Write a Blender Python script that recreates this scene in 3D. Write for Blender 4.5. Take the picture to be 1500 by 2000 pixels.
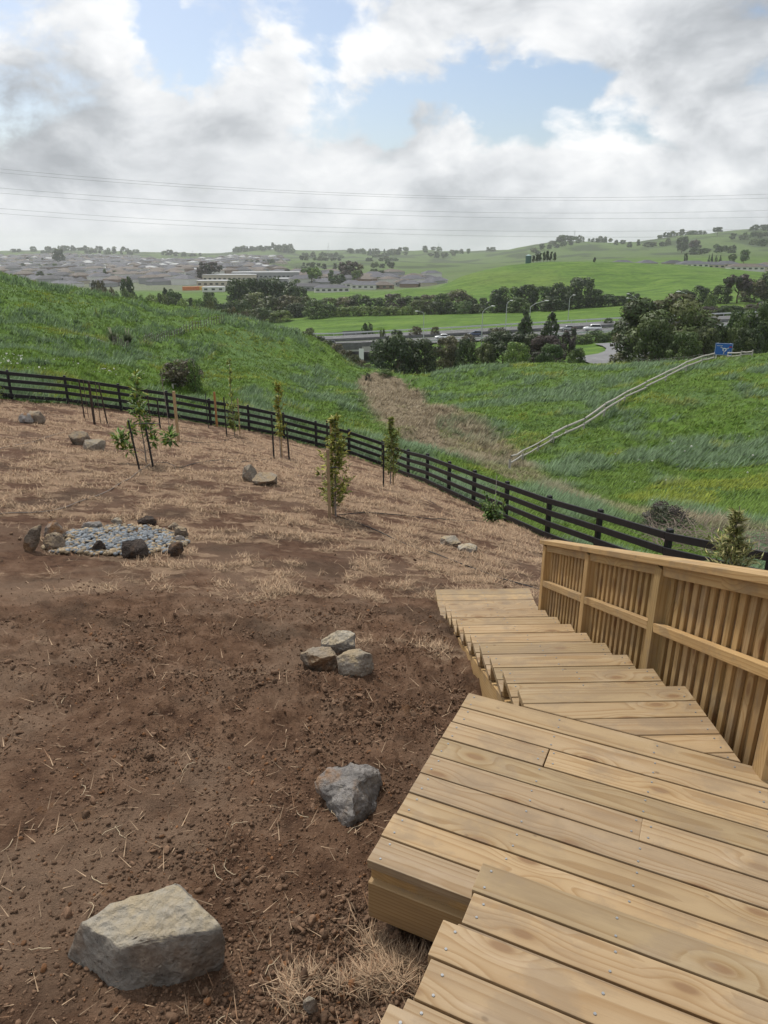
import bpy, bmesh, math, random
import numpy as np
from mathutils import Vector, Matrix
for _o in list(bpy.data.objects): bpy.data.objects.remove(_o, do_unlink=True)
scene = bpy.context.scene
COL = scene.collection
R = math.radians
rnd = random.Random(11)
RNG = np.random.default_rng(5)

# ------------------------------------------------------------------ camera
FPX, PITCH = 1407.06, 0.3553            # focal length in photo pixels, downward tilt
cam_d = bpy.data.cameras.new('camera')
cam_d.sensor_fit = 'VERTICAL'; cam_d.sensor_height = 36.0
cam_d.lens = FPX / 2000.0 * 36.0
cam_d.clip_start = 0.05; cam_d.clip_end = 30000
cam = bpy.data.objects.new('camera', cam_d); COL.objects.link(cam)
cam.location = (0, 0, 0); cam.rotation_euler = (math.pi / 2 - PITCH, 0, 0)
scene.camera = cam

# ------------------------------------------------------------------ light
SUN_DIR = Vector((-0.38, 0.62, 1.05)).normalized()       # towards the sun
sun_d = bpy.data.lights.new('sun', 'SUN'); sun_d.energy = 2.3; sun_d.angle = R(5)
sun_d.color = (1.0, 0.95, 0.87)
sun = bpy.data.objects.new('sun', sun_d); COL.objects.link(sun)
sun.location = (0, 0, 60)
sun.rotation_euler = SUN_DIR.to_track_quat('Z', 'Y').to_euler()
scene.view_settings.view_transform = 'Standard'
scene.view_settings.look = 'None'
scene.view_settings.exposure = 0.35
scene.view_settings.gamma = 1.0
try: scene.cycles.volume_bounces = 1; scene.cycles.volume_step_rate = 5; scene.cycles.max_bounces = 6
except Exception: pass

# ------------------------------------------------------------------ node helper
class NT:
    def __init__(s, tree): s.t = tree; s.n = tree.nodes; s.l = tree.links
    def new(s, typ, **kw):
        n = s.n.new(typ)
        for k, v in kw.items():
            if k == 'inp':
                for a, b in v.items(): s.put(n.inputs[a], b)
            else: setattr(n, k, v)
        return n
    def put(s, sock, v):
        if isinstance(v, bpy.types.NodeSocket): s.l.new(v, sock)
        else: sock.default_value = v
    def math(s, op, a, b=0.0, c=None, clamp=False):
        n = s.n.new('ShaderNodeMath'); n.operation = op; n.use_clamp = clamp
        s.put(n.inputs[0], a); s.put(n.inputs[1], b)
        if c is not None: s.put(n.inputs[2], c)
        return n.outputs[0]
    def vmath(s, op, a, b=(0, 0, 0)):
        n = s.n.new('ShaderNodeVectorMath'); n.operation = op
        s.put(n.inputs[0], a)
        if op == 'SCALE': s.put(n.inputs['Scale'], b)
        else: s.put(n.inputs[1], b)
        return n.outputs['Value'] if op in ('DOT_PRODUCT', 'LENGTH') else n.outputs[0]
    def mix(s, f, a, b, blend='MIX'):
        n = s.n.new('ShaderNodeMix'); n.data_type = 'RGBA'; n.blend_type = blend
        s.put(n.inputs[0], f); s.put(n.inputs[6], a); s.put(n.inputs[7], b)
        return n.outputs[2]
    def noise(s, vec, scale, detail=4, rough=.5, dist=0.0):
        n = s.n.new('ShaderNodeTexNoise'); n.noise_dimensions = '3D'
        if vec is not None: s.l.new(vec, n.inputs['Vector'])
        n.inputs['Scale'].default_value = scale; n.inputs['Detail'].default_value = detail
        n.inputs['Roughness'].default_value = rough; n.inputs['Distortion'].default_value = dist
        return n.outputs[0]
    def ramp(s, f, stops, interp='LINEAR'):
        n = s.n.new('ShaderNodeValToRGB'); n.color_ramp.interpolation = interp
        el = n.color_ramp.elements
        while len(el) < len(stops): el.new(0.5)
        for e, (p, c) in zip(el, stops):
            e.position = p; e.color = c if len(c) == 4 else (*c, 1)
        s.put(n.inputs[0], f); return n.outputs[0]
    def smooth(s, v, a, b, lo=0.0, hi=1.0):
        n = s.n.new('ShaderNodeMapRange'); n.interpolation_type = 'SMOOTHSTEP'
        s.put(n.inputs[0], v); n.inputs[1].default_value = a; n.inputs[2].default_value = b
        n.inputs[3].default_value = lo; n.inputs[4].default_value = hi
        return n.outputs[0]

def pxdir(u, v):
    x = (u - 750) / FPX; y = (v - 1000) / FPX
    c, s_ = math.cos(PITCH), math.sin(PITCH)
    return Vector((x, c - y * s_, -s_ - y * c))
def at(u, v, t): return pxdir(u, v) * t
def atz(u, v, z):
    d = pxdir(u, v); return d * (z / d.z)

# ------------------------------------------------------------------ world: broken cloud over blue sky
world = bpy.data.worlds.new('World'); scene.world = world; world.use_nodes = True
W = NT(world.node_tree); W.n.clear()
sky = W.new('ShaderNodeTexSky'); sky.sky_type = 'NISHITA'; sky.sun_disc = False
sky.sun_elevation = math.asin(SUN_DIR.z); sky.sun_rotation = math.atan2(SUN_DIR.x, SUN_DIR.y)
sky.air_density = 1.0; sky.dust_density = 2.0; sky.ozone_density = 1.5; sky.altitude = 60
tc = W.new('ShaderNodeTexCoord'); D = W.vmath('NORMALIZE', tc.outputs['Generated'])
Dv = W.vmath('MULTIPLY', D, (1.0, 1.0, 1.75))
warp = W.new('ShaderNodeTexNoise'); W.l.new(Dv, warp.inputs['Vector']); warp.inputs['Scale'].default_value = 3.0
warp.inputs['Detail'].default_value = 3
wv = W.vmath('SCALE', W.vmath('SUBTRACT', warp.outputs['Color'], (.5, .5, .5)), 0.16)
Dw = W.vmath('ADD', Dv, wv)
n1 = W.noise(Dw, 5.2, 9, .56)
n1u = W.noise(W.vmath('ADD', Dw, (0.01, 0.02, 0.055)), 5.2, 9, .56)
big = W.noise(W.vmath('ADD', Dv, (3.1, 1.7, .4)), 2.3, 3, .5)
wq = W.new('ShaderNodeTexNoise'); W.l.new(Dv, wq.inputs['Vector']); wq.inputs['Scale'].default_value = 9.0; wq.inputs['Detail'].default_value = 6; wq.inputs['Roughness'].default_value = .6
Dh = W.vmath('NORMALIZE', W.vmath('ADD', D, W.vmath('SCALE', W.vmath('SUBTRACT', wq.outputs['Color'], (.5, .5, .5)), 0.13)))
def blob(u, v, width):            # soft round region of the sky about one direction
    d = pxdir(u, v).normalized()
    dt = W.vmath('DOT_PRODUCT', Dh, tuple(d))
    return W.smooth(dt, math.cos(R(width)), 1.0)
def addall(lst):
    a = lst[0]
    for b in lst[1:]: a = W.math('ADD', a, b)
    return a
holes = addall([W.math('MULTIPLY', blob(*h_), k * .74) for h_, k in (((330, 75, 3.2), .22), ((400, 120, 2.8), .20), ((300, 10, 3.0), .2), ((470, 10, 3.4), .22), ((620, 15, 4.0), .22),
                ((880, 130, 3.4), .26), ((950, 175, 3.4), .24), ((770, 205, 3.2), .24), ((1000, 230, 3.6), .24), ((1100, 215, 3.6), .2), ((650, 225, 3.0), .16))])
dens = W.math('SUBTRACT', W.math('ADD', W.math('MULTIPLY_ADD', W.math('SUBTRACT', n1, .5), 1.35, .5), W.math('MULTIPLY', W.math('SUBTRACT', big, .5), .25)), holes)
sep = W.new('ShaderNodeSeparateXYZ'); W.l.new(D, sep.inputs[0])
low = W.smooth(sep.outputs[2], 0.0, 0.16, 1.0, 0.0)
dens = W.math('ADD', dens, W.math('ADD', W.math('MULTIPLY', low, .16), .10))
cover = W.smooth(dens, .37, .56)
lit = W.math('SUBTRACT', n1, n1u)                                # brighter on the upper side of each billow
shade = W.math('ADD', W.math('MULTIPLY', lit, 2.3), .66)
shade = W.math('ADD', shade, W.math('MULTIPLY', W.math('SUBTRACT', W.noise(W.vmath('ADD', Dw, (7, 2, 5)), 3.4, 5, .55), .5), 1.25))
thick = W.smooth(dens, .45, .85)
shade = W.math('SUBTRACT', shade, W.math('MULTIPLY', thick, .22))
dark = addall([W.math('MULTIPLY', blob(*h_), k) for h_, k in (((90, 225, 6.5), .42), ((0, 235, 5), .2), ((1300, 230, 8), .18), ((880, 320, 5), .16), ((470, 200, 3.5), .15))])
brite = addall([W.math('MULTIPLY', blob(*h_), k) for h_, k in (((190, 90, 8), .25), ((560, 120, 7), .25), ((930, 260, 4), .22), ((1230, 60, 9), .22), ((700, 90, 6), .2), ((1180, 290, 5), .2))])
shade = W.math('ADD', W.math('SUBTRACT', shade, dark), brite, clamp=True)
shade = W.math('ADD', W.math('MULTIPLY', shade, W.math('SUBTRACT', 1.0, W.math('MULTIPLY', low, .32))), W.math('MULTIPLY', low, .26))
ccol = W.ramp(shade, [(0.0, (.36, .38, .41)), (.35, (.52, .545, .575)), (.65, (.74, .76, .785)), (1.0, (.96, .965, .97))])
ccol10 = W.vmath('SCALE', ccol, 8.6)
wcol = W.mix(cover, sky.outputs[0], ccol10)
bg = W.new('ShaderNodeBackground'); W.l.new(wcol, bg.inputs[0]); bg.inputs[1].default_value = 0.1
wo = W.new('ShaderNodeOutputWorld'); W.l.new(bg.outputs[0], wo.inputs[0])
world.cycles.sampling_method = "MANUAL"; world.cycles.sample_map_resolution = 256

# ------------------------------------------------------------------ object helpers
def tag(o, label=None, cat=None, group=None, kind=None):
    if label: o['label'] = label
    if cat: o['category'] = cat
    if group: o['group'] = group
    if kind: o['kind'] = kind
    return o
def empty(name, loc=(0, 0, 0), label=None, cat=None, group=None, rz=0.0):
    o = bpy.data.objects.new(name, None); COL.objects.link(o); o.location = loc
    o.rotation_euler = (0, 0, rz); o.empty_display_size = .2
    return tag(o, label, cat, group)
def link(name, me, mat=None, parent=None, loc=None, rot=None):
    o = bpy.data.objects.new(name, me); COL.objects.link(o)
    if mat is not None:
        me.materials.clear()
        for m in (mat if isinstance(mat, (list, tuple)) else [mat]): me.materials.append(m)
    if parent is not None: o.parent = parent
    if loc is not None: o.location = loc
    if rot is not None: o.rotation_euler = rot
    return o
def bm_mesh(bm, name='mesh', smooth=False):
    me = bpy.data.meshes.new(name); bm.normal_update(); bm.to_mesh(me); bm.free()
    if smooth: me.polygons.foreach_set('use_smooth', [True] * len(me.polygons))
    return me
def np_mesh(name, verts, faces, smooth=False, attrs=None, normals=None, matidx=None):
    """verts (N,3); faces (M,k) int array with constant k"""
    me = bpy.data.meshes.new(name)
    verts = np.ascontiguousarray(verts, dtype=np.float32); faces = np.ascontiguousarray(faces, dtype=np.int32)
    k = faces.shape[1]
    me.vertices.add(len(verts)); me.vertices.foreach_set('co', verts.ravel())
    me.loops.add(faces.size); me.loops.foreach_set('vertex_index', faces.ravel())
    me.polygons.add(len(faces)); me.polygons.foreach_set('loop_start', np.arange(0, faces.size, k, dtype=np.int32))
    if smooth: me.polygons.foreach_set('use_smooth', np.ones(len(faces), dtype=bool))
    if matidx is not None: me.polygons.foreach_set('material_index', np.asarray(matidx, dtype=np.int32))
    me.update(calc_edges=True)
    for nm, arr in (attrs or {}).items():
        arr = np.asarray(arr, dtype=np.float32)
        if arr.ndim == 1:
            a = me.attributes.new(nm, 'FLOAT', 'POINT'); a.data.foreach_set('value', arr)
        else:
            a = me.attributes.new(nm, 'FLOAT_COLOR', 'POINT')
            a.data.foreach_set('color', np.concatenate([arr, np.ones((len(arr), 1), np.float32)], 1).astype(np.float32).ravel())
    if normals is not None:
        me.polygons.foreach_set('use_smooth', np.ones(len(faces), dtype=bool))
        nn = normals / np.maximum(np.linalg.norm(normals, axis=1, keepdims=True), 1e-6)
        me.normals_split_custom_set_from_vertices([tuple(x) for x in nn.tolist()])
    me.validate(clean_customdata=False)
    return me
def bx(bm, size, loc=(0, 0, 0), rot=None):
    """box of full size about loc"""
    m = Matrix.Translation(loc)
    if rot is not None: m = m @ rot.to_4x4()
    r = bmesh.ops.create_cube(bm, size=1.0, matrix=m @ Matrix.Diagonal((*size, 1)))
    return r['verts']
def box_mesh(size, bevel=0.0, seg=1, loc=(0, 0, 0)):
    bm = bmesh.new(); bx(bm, size, loc)
    if bevel: bmesh.ops.bevel(bm, geom=bm.edges[:], offset=bevel, segments=seg, affect='EDGES', profile=.6)
    return bm_mesh(bm)
def poly_prism(pts, ztop, thick, bevel=0.0):
    """horizontal polygon (ccw) extruded down from ztop"""
    bm = bmesh.new()
    top = [bm.verts.new((x, y, ztop)) for x, y in pts]; bot = [bm.verts.new((x, y, ztop - thick)) for x, y in pts]
    bm.faces.new(top); bm.faces.new(bot[::-1]); n = len(pts)
    for i in range(n): bm.faces.new((top[i], bot[i], bot[(i + 1) % n], top[(i + 1) % n]))
    bmesh.ops.recalc_face_normals(bm, faces=bm.faces[:])
    if bevel: bmesh.ops.bevel(bm, geom=bm.edges[:], offset=bevel, segments=1, affect='EDGES')
    return bm
def tube(pts, radii, sides=6, cap=True):
    """tapered tube along pts -> verts, quad faces lists"""
    pts = [Vector(p) for p in pts]; V = []; Fq = []
    for i, p in enumerate(pts):
        a = pts[max(i - 1, 0)]; b = pts[min(i + 1, len(pts) - 1)]
        d = (b - a).normalized() if (b - a).length > 1e-9 else Vector((0, 0, 1))
        u = d.orthogonal().normalized() if i == 0 else (u0 - d * u0.dot(d)).normalized()
        u0 = u; w = d.cross(u); r = radii[i] if isinstance(radii, (list, tuple)) else radii
        for k in range(sides):
            an = 2 * math.pi * k / sides; V.append(p + (u * math.cos(an) + w * math.sin(an)) * r)
    for i in range(len(pts) - 1):
        for k in range(sides):
            Fq.append((i * sides + k, i * sides + (k + 1) % sides, (i + 1) * sides + (k + 1) % sides, (i + 1) * sides + k))
    return V, Fq
def tubes_mesh(list_of_tubes, name='tubes', smooth=True):
    V = []; Fq = []
    for v, fq in list_of_tubes:
        o = len(V); V += [tuple(x) for x in v]; Fq += [tuple(i + o for i in q) for q in fq]
    me = bpy.data.meshes.new(name); me.from_pydata(V, [], Fq); me.update()
    if smooth: me.polygons.foreach_set('use_smooth', [True] * len(me.polygons))
    return me

# ------------------------------------------------------------------ numpy noise
def _hash(ix, iy, seed):
    h_ = (ix.astype(np.int64) * 374761393 + iy.astype(np.int64) * 668265263 + seed * 1442695041) & 0xffffffff
    h_ = ((h_ ^ (h_ >> 13)) * 1274126177) & 0xffffffff
    return ((h_ ^ (h_ >> 16)) & 0xffff) / 65535.0 * 2 * np.pi
def perlin(x, y, seed=0):
    x0 = np.floor(x); y0 = np.floor(y); fx = x - x0; fy = y - y0
    def g(dx, dy):
        a = _hash(x0 + dx, y0 + dy, seed); return np.cos(a) * (fx - dx) + np.sin(a) * (fy - dy)
    u = fx * fx * fx * (fx * (fx * 6 - 15) + 10); v = fy * fy * fy * (fy * (fy * 6 - 15) + 10)
    a = g(0, 0) * (1 - u) + g(1, 0) * u; b = g(0, 1) * (1 - u) + g(1, 1) * u
    return (a * (1 - v) + b * v) * 1.5
def fbm(x, y, octaves=4, seed=0, gain=.5):
    s = 0; a = 1.0; f_ = 1.0
    for i in range(octaves):
        s = s + a * perlin(x * f_ + i * 17.3, y * f_ - i * 9.1, seed + i); a *= gain; f_ *= 2.03
    return s
def sstep(a, b, x):
    t = np.clip((x - a) / (b - a), 0, 1); return t * t * (3 - 2 * t)

# ------------------------------------------------------------------ terrain heights
class TPS:
    def __init__(s, P, z, smooth=0.0):
        P = np.asarray(P, float); z = np.asarray(z, float); n = len(P); s.P = P
        K = s.U(P[:, None, :] - P[None, :, :]) + np.eye(n) * smooth
        A = np.zeros((n + 3, n + 3)); A[:n, :n] = K; A[:n, n] = 1; A[:n, n + 1:] = P; A[n, :n] = 1; A[n + 1:, :n] = P.T
        s.w = np.linalg.solve(A, np.concatenate([z, np.zeros(3)]))
    @staticmethod
    def U(d):
        r2 = (d ** 2).sum(-1); return 0.5 * r2 * np.log(r2 + 1e-12)
    def __call__(s, x, y):
        x = np.atleast_1d(np.asarray(x, float)); y = np.atleast_1d(np.asarray(y, float)); sh = x.shape
        q = np.stack([x.ravel(), y.ravel()], 1); out = np.empty(len(q)); n = len(s.P)
        for i in range(0, len(q), 20000):
            c = q[i:i + 20000]
            out[i:i + 20000] = s.U(c[:, None, :] - s.P[None]) @ s.w[:n] + s.w[n] + c @ s.w[n + 1:]
        return out.reshape(sh)

# fence posts: photo pixel of the foot and distance ahead
FENCE_PX = [(24, 781, 29.4), (134, 790, 30.3), (237, 803, 30.9), (330, 817, 31.4), (412, 830, 31.7), (487, 841, 32.0), (555, 857, 32.3), (618, 873, 32.3), (682, 888, 32.0),
            (748, 912, 30.6), (797, 933, 28.2), (834, 946, 26.0), (876, 967, 23.9), (924, 988, 21.8), (987, 1018, 19.5), (1068, 1052, 17.1), (1162, 1092, 14.8), (1292, 1148, 12.4)]
FENCE = []
for u, v, yy in FENCE_PX:
    d = pxdir(u, v); FENCE.append(d * (yy / d.y))
def ext(a, b, k): return b + (b - a) * k
f_left = [ext(FENCE[1], FENCE[0], k) + Vector((0, 0, .12 * k)) for k in (1, 2, 3)]
f_right = [Vector((5.95, 10.1, -5.55)), Vector((6.6, 7.8, -5.15)), Vector((7.2, 5.4, -4.75)), Vector((7.7, 3.0, -4.4))]
FENCE_ALL = f_left[::-1] + FENCE + f_right
near = [(p.x, p.y, p.z) for p in FENCE_ALL]
near += [(-.15, 2.2, -2.72), (-1.1, 2.2, -2.74), (-2.5, 2.5, -2.78), (0.1, 4.3, -3.05), (.55, 6.0, -3.5), (.6, 8.0, -4.05), (1.9, 8.2, -4.2), (2.6, 5.0, -3.7), (2.6, 2.5, -3.2),
         (0, -3, -1.7), (-6, -3, -1.8), (5, -3, -2.9), (-6, 2, -2.7), (-12, 4, -2.9), (-10, 11, -3.8), (-20, 14, -4.1), (-3, 11, -4.3), (-6, 20, -5.6), (-14, 21, -5.0), (0, 18, -6.0),
         (1.8, 13, -5.3), (-2, 26, -7.7), (-24, 0, -2.5), (10, -3, -3.9)]
def pxz(u, v, t): p = at(u, v, t); return (p.x, p.y, p.z)
near += [pxz(*a) for a in [
    # gully floor
    (760, 770, 85), (850, 838, 56), (950, 900, 43), (1100, 965, 32), (1300, 1015, 24), (1600, 1060, 19),
    # left hill
    (0, 546, 108), (200, 582, 112), (330, 611, 116), (430, 630, 118), (520, 650, 118), (600, 670, 114), (660, 690, 108), (705, 716, 100), (738, 748, 91),
    (-300, 500, 105), (240, 672, 76), (60, 640, 72), (350, 762, 47), (130, 720, 47), (600, 780, 60), (500, 705, 86), (650, 750, 80), (560, 820, 42), (700, 850, 43), (-300, 640, 60), (420, 800, 40),
    # right hill
    (1400, 704, 78), (1250, 714, 83), (1120, 718, 88), (1000, 715, 91), (930, 715, 93), (870, 728, 93), (830, 744, 92), (790, 762, 90), (1500, 692, 76), (1800, 680, 74),
    (995, 908, 45), (1200, 800, 58), (1400, 850, 46), (1500, 960, 32), (1050, 790, 66), (900, 790, 74), (1250, 905, 42), (1800, 850, 40)]]
def drop(u, v, t, dt, dz_):
    p = at(u, v, t); s_ = (t + dt) / t; return (p.x * s_, p.y * s_, p.z - dz_)
near += [drop(u, v, t, 22, 7) for u, v, t in [(-300, 500, 105), (0, 541, 108), (200, 577, 112), (430, 630, 118), (600, 670, 114), (705, 716, 100)]]
near += [drop(u, v, t, 22, 4.6) for u, v, t in [(1400, 706, 78), (1000, 716, 91), (1200, 716, 85), (900, 728, 93), (840, 752, 92), (790, 772, 90), (1800, 680, 74)]]
near += [drop(u, v, t, 50, 16) for u, v, t in [(-300, 500, 105), (0, 541, 108), (200, 577, 112), (430, 630, 118), (600, 670, 114)]]
near += [drop(u, v, t, 60, 15) for u, v, t in [(1400, 706, 78), (1000, 716, 91), (1200, 716, 85), (840, 752, 92), (750, 770, 92), (1800, 680, 74)]]
near = np.array(near)
_tn = TPS(near[:, :2] / 20.0, near[:, 2], .0005)
def inside_yard(x, y):
    poly = [(p.x, p.y) for p in FENCE_ALL]; poly = poly + [(9.5, -14), (-34, -14)]
    x = np.asarray(x); y = np.asarray(y); ins = np.zeros(x.shape, bool); n = len(poly)
    for i in range(n):
        (xa, ya), (xb, yb) = poly[i], poly[(i + 1) % n]
        c = ((ya > y) != (yb > y)) & (x < (xb - xa) * (y - ya) / (yb - ya + 1e-12) + xa); ins ^= c
    return ins
def near_base(x, y): return _tn(np.asarray(x) / 20.0, np.asarray(y) / 20.0)
def straw_mask(x, y):
    """dead-grass cover of the yard, 0 bare soil .. 1 straw"""
    r = np.hypot(x, y)
    m = .46 * sstep(4.0, 8.6, y + .2 * x) + .16 * sstep(9, 16, y)
    m = m + .24 * sstep(-1.0, -.1, x) * sstep(3.2, 2.2, y)                       # dry grass by the landing
    n = fbm(x * .5, y * .8, 4, 31) * .9 + fbm(x * 2.0, y * 3.6, 3, 47) * .95
    churn = np.exp(-((y - 6.7 - .35 * np.sin(x * .9)) / .8) ** 2) * .35 + np.exp(-((y - 8.9 + .12 * x) / .45) ** 2) * .3
    dry = np.clip(m + n * (.25 + m) - churn * (x < .6), 0, 1)
    return dry
def rough_mask(x, y):
    a = np.exp(-((y - 6.0 - .25 * x) / 1.5) ** 2) * .9 + np.exp(-((y - 4.3 - .15 * x) / .8) ** 2) * .7 * (x > -1.6)
    a = a + .35 + .35 * fbm(x * .7, y * .7, 2, 77) + .5 * sstep(-.6, 0, x) * sstep(5, 3, y)
    return np.clip(a, .12, 1.3)
def near_h(x, y, detail=True):
    x = np.asarray(x, float); y = np.asarray(y, float)
    z = near_base(x, y)
    if detail:
        ins = inside_yard(x, y)
        rm = rough_mask(x, y)
        b = fbm(x * .8, y * .8, 3, 3) * .035 + rm * (fbm(x * 3.2, y * 3.2, 3, 8) * .042 + np.abs(fbm(x * 9, y * 9, 3, 21)) * .036 + np.abs(fbm(x * 24, y * 24, 2, 25)) * .012)
        g = fbm(x * .12, y * .12, 4, 91) * .55 + fbm(x * .7, y * .7, 3, 95) * .16
        dist = np.hypot(x, y)
        z = z + np.where(ins, b, (g * sstep(30, 50, dist) + g * .15) * (1 - .7 * sstep(2, 10, x) * sstep(55, 75, dist)))
    return z
def H1(x, y): return float(near_h(np.array([x]), np.array([y]))[0])
def hit(u, v, t0=1.2, t1=140.0):
    """where the sight line of a photo pixel meets the near ground"""
    d = pxdir(u, v); t = np.geomspace(t0, t1, 260)
    g = d.z * t - near_base(d.x * t, d.y * t)
    if not (g < 0).any(): k_ = 40 + int(np.argmin(g[40:] / t[40:])) if len(g) > 80 else int(np.argmin(g)); p_ = d * t[k_]; return Vector((p_.x, p_.y, float(near_h(np.array([p_.x]), np.array([p_.y]))[0])))
    i = max(int(np.argmax(g < 0)), 1); tt = np.linspace(t[max(i - 2, 0)], t[min(i + 1, len(t) - 1)], 40)
    g = d.z * tt - near_h(d.x * tt, d.y * tt); i = max(int(np.argmax(g < 0)), 1)
    a = min(max(g[i - 1] / (g[i - 1] - g[i] + 1e-12), 0), 1); return d * (tt[i - 1] + (tt[i] - tt[i - 1]) * a)
# ------------------------------------------------------------------ materials
def new_mat(name, rough=.8, spec=.3):
    m = bpy.data.materials.new(name); m.use_nodes = True; t = NT(m.node_tree)
    b = m.node_tree.nodes['Principled BSDF']; b.inputs['Roughness'].default_value = rough
    b.inputs['Specular IOR Level'].default_value = spec
    return m, t, b
def bump(t, b, height, strength=.3, dist=.02):
    n = t.new('ShaderNodeBump'); n.inputs['Strength'].default_value = strength; n.inputs['Distance'].default_value = dist
    t.l.new(height, n.inputs['Height']); t.l.new(n.outputs[0], b.inputs['Normal'])
def plain(name, col, rough=.7, spec=.3, metal=0.0, var=.12, scale=6.0):
    m, t, b = new_mat(name, rough, spec); b.inputs['Metallic'].default_value = metal
    tc_ = t.new('ShaderNodeTexCoord'); n = t.noise(tc_.outputs['Object'], scale, 5, .6)
    lo = tuple(c * (1 - var) for c in col); hi = tuple(min(1, c * (1 + var)) for c in col)
    t.l.new(t.ramp(n, [(.3, lo), (.7, hi)]), b.inputs['Base Color'])
    return m
def objcoord(t): return t.new('ShaderNodeTexCoord').outputs['Object']
def attr(t, nm):
    a = t.new('ShaderNodeAttribute'); a.attribute_name = nm; return a
def M_soil():
    m, t, b = new_mat('soil', .95, .1)
    P = objcoord(t); st = attr(t, 'straw').outputs['Fac']
    big = t.noise(P, .9, 4, .6); mid = t.noise(P, 5.0, 6, .65); fine = t.noise(P, 55.0, 5, .7)
    c = t.ramp(mid, [(.30, (.075, .040, .025)), (.5, (.195, .113, .070)), (.70, (.30, .188, .122))])
    c = t.mix(t.smooth(big, .42, .68), c, (.20, .135, .085, 1), 'MIX') if False else t.mix(t.math('MULTIPLY', t.smooth(big, .46, .64), .6), c, (.31, .215, .148, 1))
    speck = t.smooth(fine, .55, .78)
    c = t.mix(t.math('MULTIPLY', speck, .45), c, (.33, .24, .165, 1))
    orange = t.smooth(t.noise(P, 3.1, 5, .6), .66, .74)
    c = t.mix(t.math('MULTIPLY', orange, .4), c, (.28, .135, .05, 1))
    Ps = t.vmath('MULTIPLY', P, (1.0, 1.6, 1.0))
    sn = t.noise(Ps, 9.0, 6, .7)
    sf = t.math('ADD', t.math('MULTIPLY', st, 1.15), t.math('MULTIPLY', t.math('SUBTRACT', sn, .5), 1.5))
    sf = t.smooth(sf, .34, .68)
    fib = t.noise(t.vmath('MULTIPLY', P, (30, 55, 30)), 1.0, 4, .7)
    scol = t.ramp(fib, [(.25, (.22, .145, .095)), (.5, (.40, .275, .18)), (.8, (.55, .40, .27))])
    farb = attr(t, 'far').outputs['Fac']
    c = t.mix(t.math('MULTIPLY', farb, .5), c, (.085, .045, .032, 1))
    c = t.mix(t.math('MULTIPLY', sf, .80), c, scol)
    damp = attr(t, 'damp').outputs['Fac']
    c = t.mix(t.math('MULTIPLY', damp, .5), c, (.075, .052, .036, 1))
    t.l.new(c, b.inputs['Base Color'])
    hgt = t.math('ADD', t.noise(P, 38.0, 6, .7), t.math('MULTIPLY', t.noise(P, 160.0, 3, .6), .35))
    bump(t, b, hgt, 1.0, .05)
    return m
def M_grassland(name='pasture', far=False):
    m, t, b = new_mat(name, .9, .15)
    P = objcoord(t)
    if not far:
        n1_ = t.noise(P, .09, 5, .6); n2_ = t.noise(t.vmath('MULTIPLY', P, (1, 1.8, 1)), .8, 5, .6); n3_ = t.noise(P, 3.5, 4, .65)
        g = t.ramp(n2_, [(.25, (.060, .115, .016)), (.5, (.115, .205, .028)), (.75, (.175, .265, .045))])
        blue = t.smooth(t.math('ADD', n1_, t.math('MULTIPLY', t.math('SUBTRACT', n2_, .5), .5)), .45, .6)
        g = t.mix(t.math('MULTIPLY', blue, .55), g, (.115, .185, .088, 1))
        g = t.mix(t.math('MULTIPLY', t.smooth(n3_, .35, .75), .5), g, (.035, .075, .015, 1))
        dry = attr(t, 'dry').outputs['Fac']
        df = t.smooth(t.math('ADD', dry, t.math('MULTIPLY', t.math('SUBTRACT', n2_, .5), 1.2)), .35, .75)
        dc = t.ramp(n3_, [(.25, (.13, .10, .065)), (.5, (.25, .20, .13)), (.8, (.35, .285, .195))])
        c = t.mix(df, g, dc)
        t.l.new(c, b.inputs['Base Color'])
        bump(t, b, t.noise(P, 6.0, 5, .7), .8, .25)
    else:
        n1_ = t.noise(P, .012, 5, .6); n2_ = t.noise(t.vmath('MULTIPLY', P, (1, 2.5, 1)), .06, 5, .65); n3_ = t.noise(P, .35, 4, .6)
        g = t.ramp(n2_, [(.32, (.050, .100, .014)), (.5, (.088, .165, .022)), (.68, (.135, .215, .034))])
        g = t.mix(t.math('MULTIPLY', t.smooth(n1_, .5, .7), .45), g, (.16, .21, .045, 1))
        g = t.mix(t.math('MULTIPLY', t.smooth(n3_, .48, .68), .5), g, (.040, .078, .014, 1))
        town = attr(t, 'town').outputs['Fac']
        g = t.mix(t.math('MULTIPLY', town, .75), g, t.ramp(n3_, [(.3, (.10, .11, .07)), (.7, (.21, .20, .18))]))
        bush = attr(t, 'bush').outputs['Fac']
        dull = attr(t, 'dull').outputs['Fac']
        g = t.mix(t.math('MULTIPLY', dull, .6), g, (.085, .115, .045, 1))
        g = t.mix(bush, g, (.035, .052, .022, 1))
        t.l.new(g, b.inputs['Base Color'])
        bump(t, b, t.math('ADD', n2_, t.math('MULTIPLY', n3_, .4)), .6, 2.0)
    return m
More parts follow.
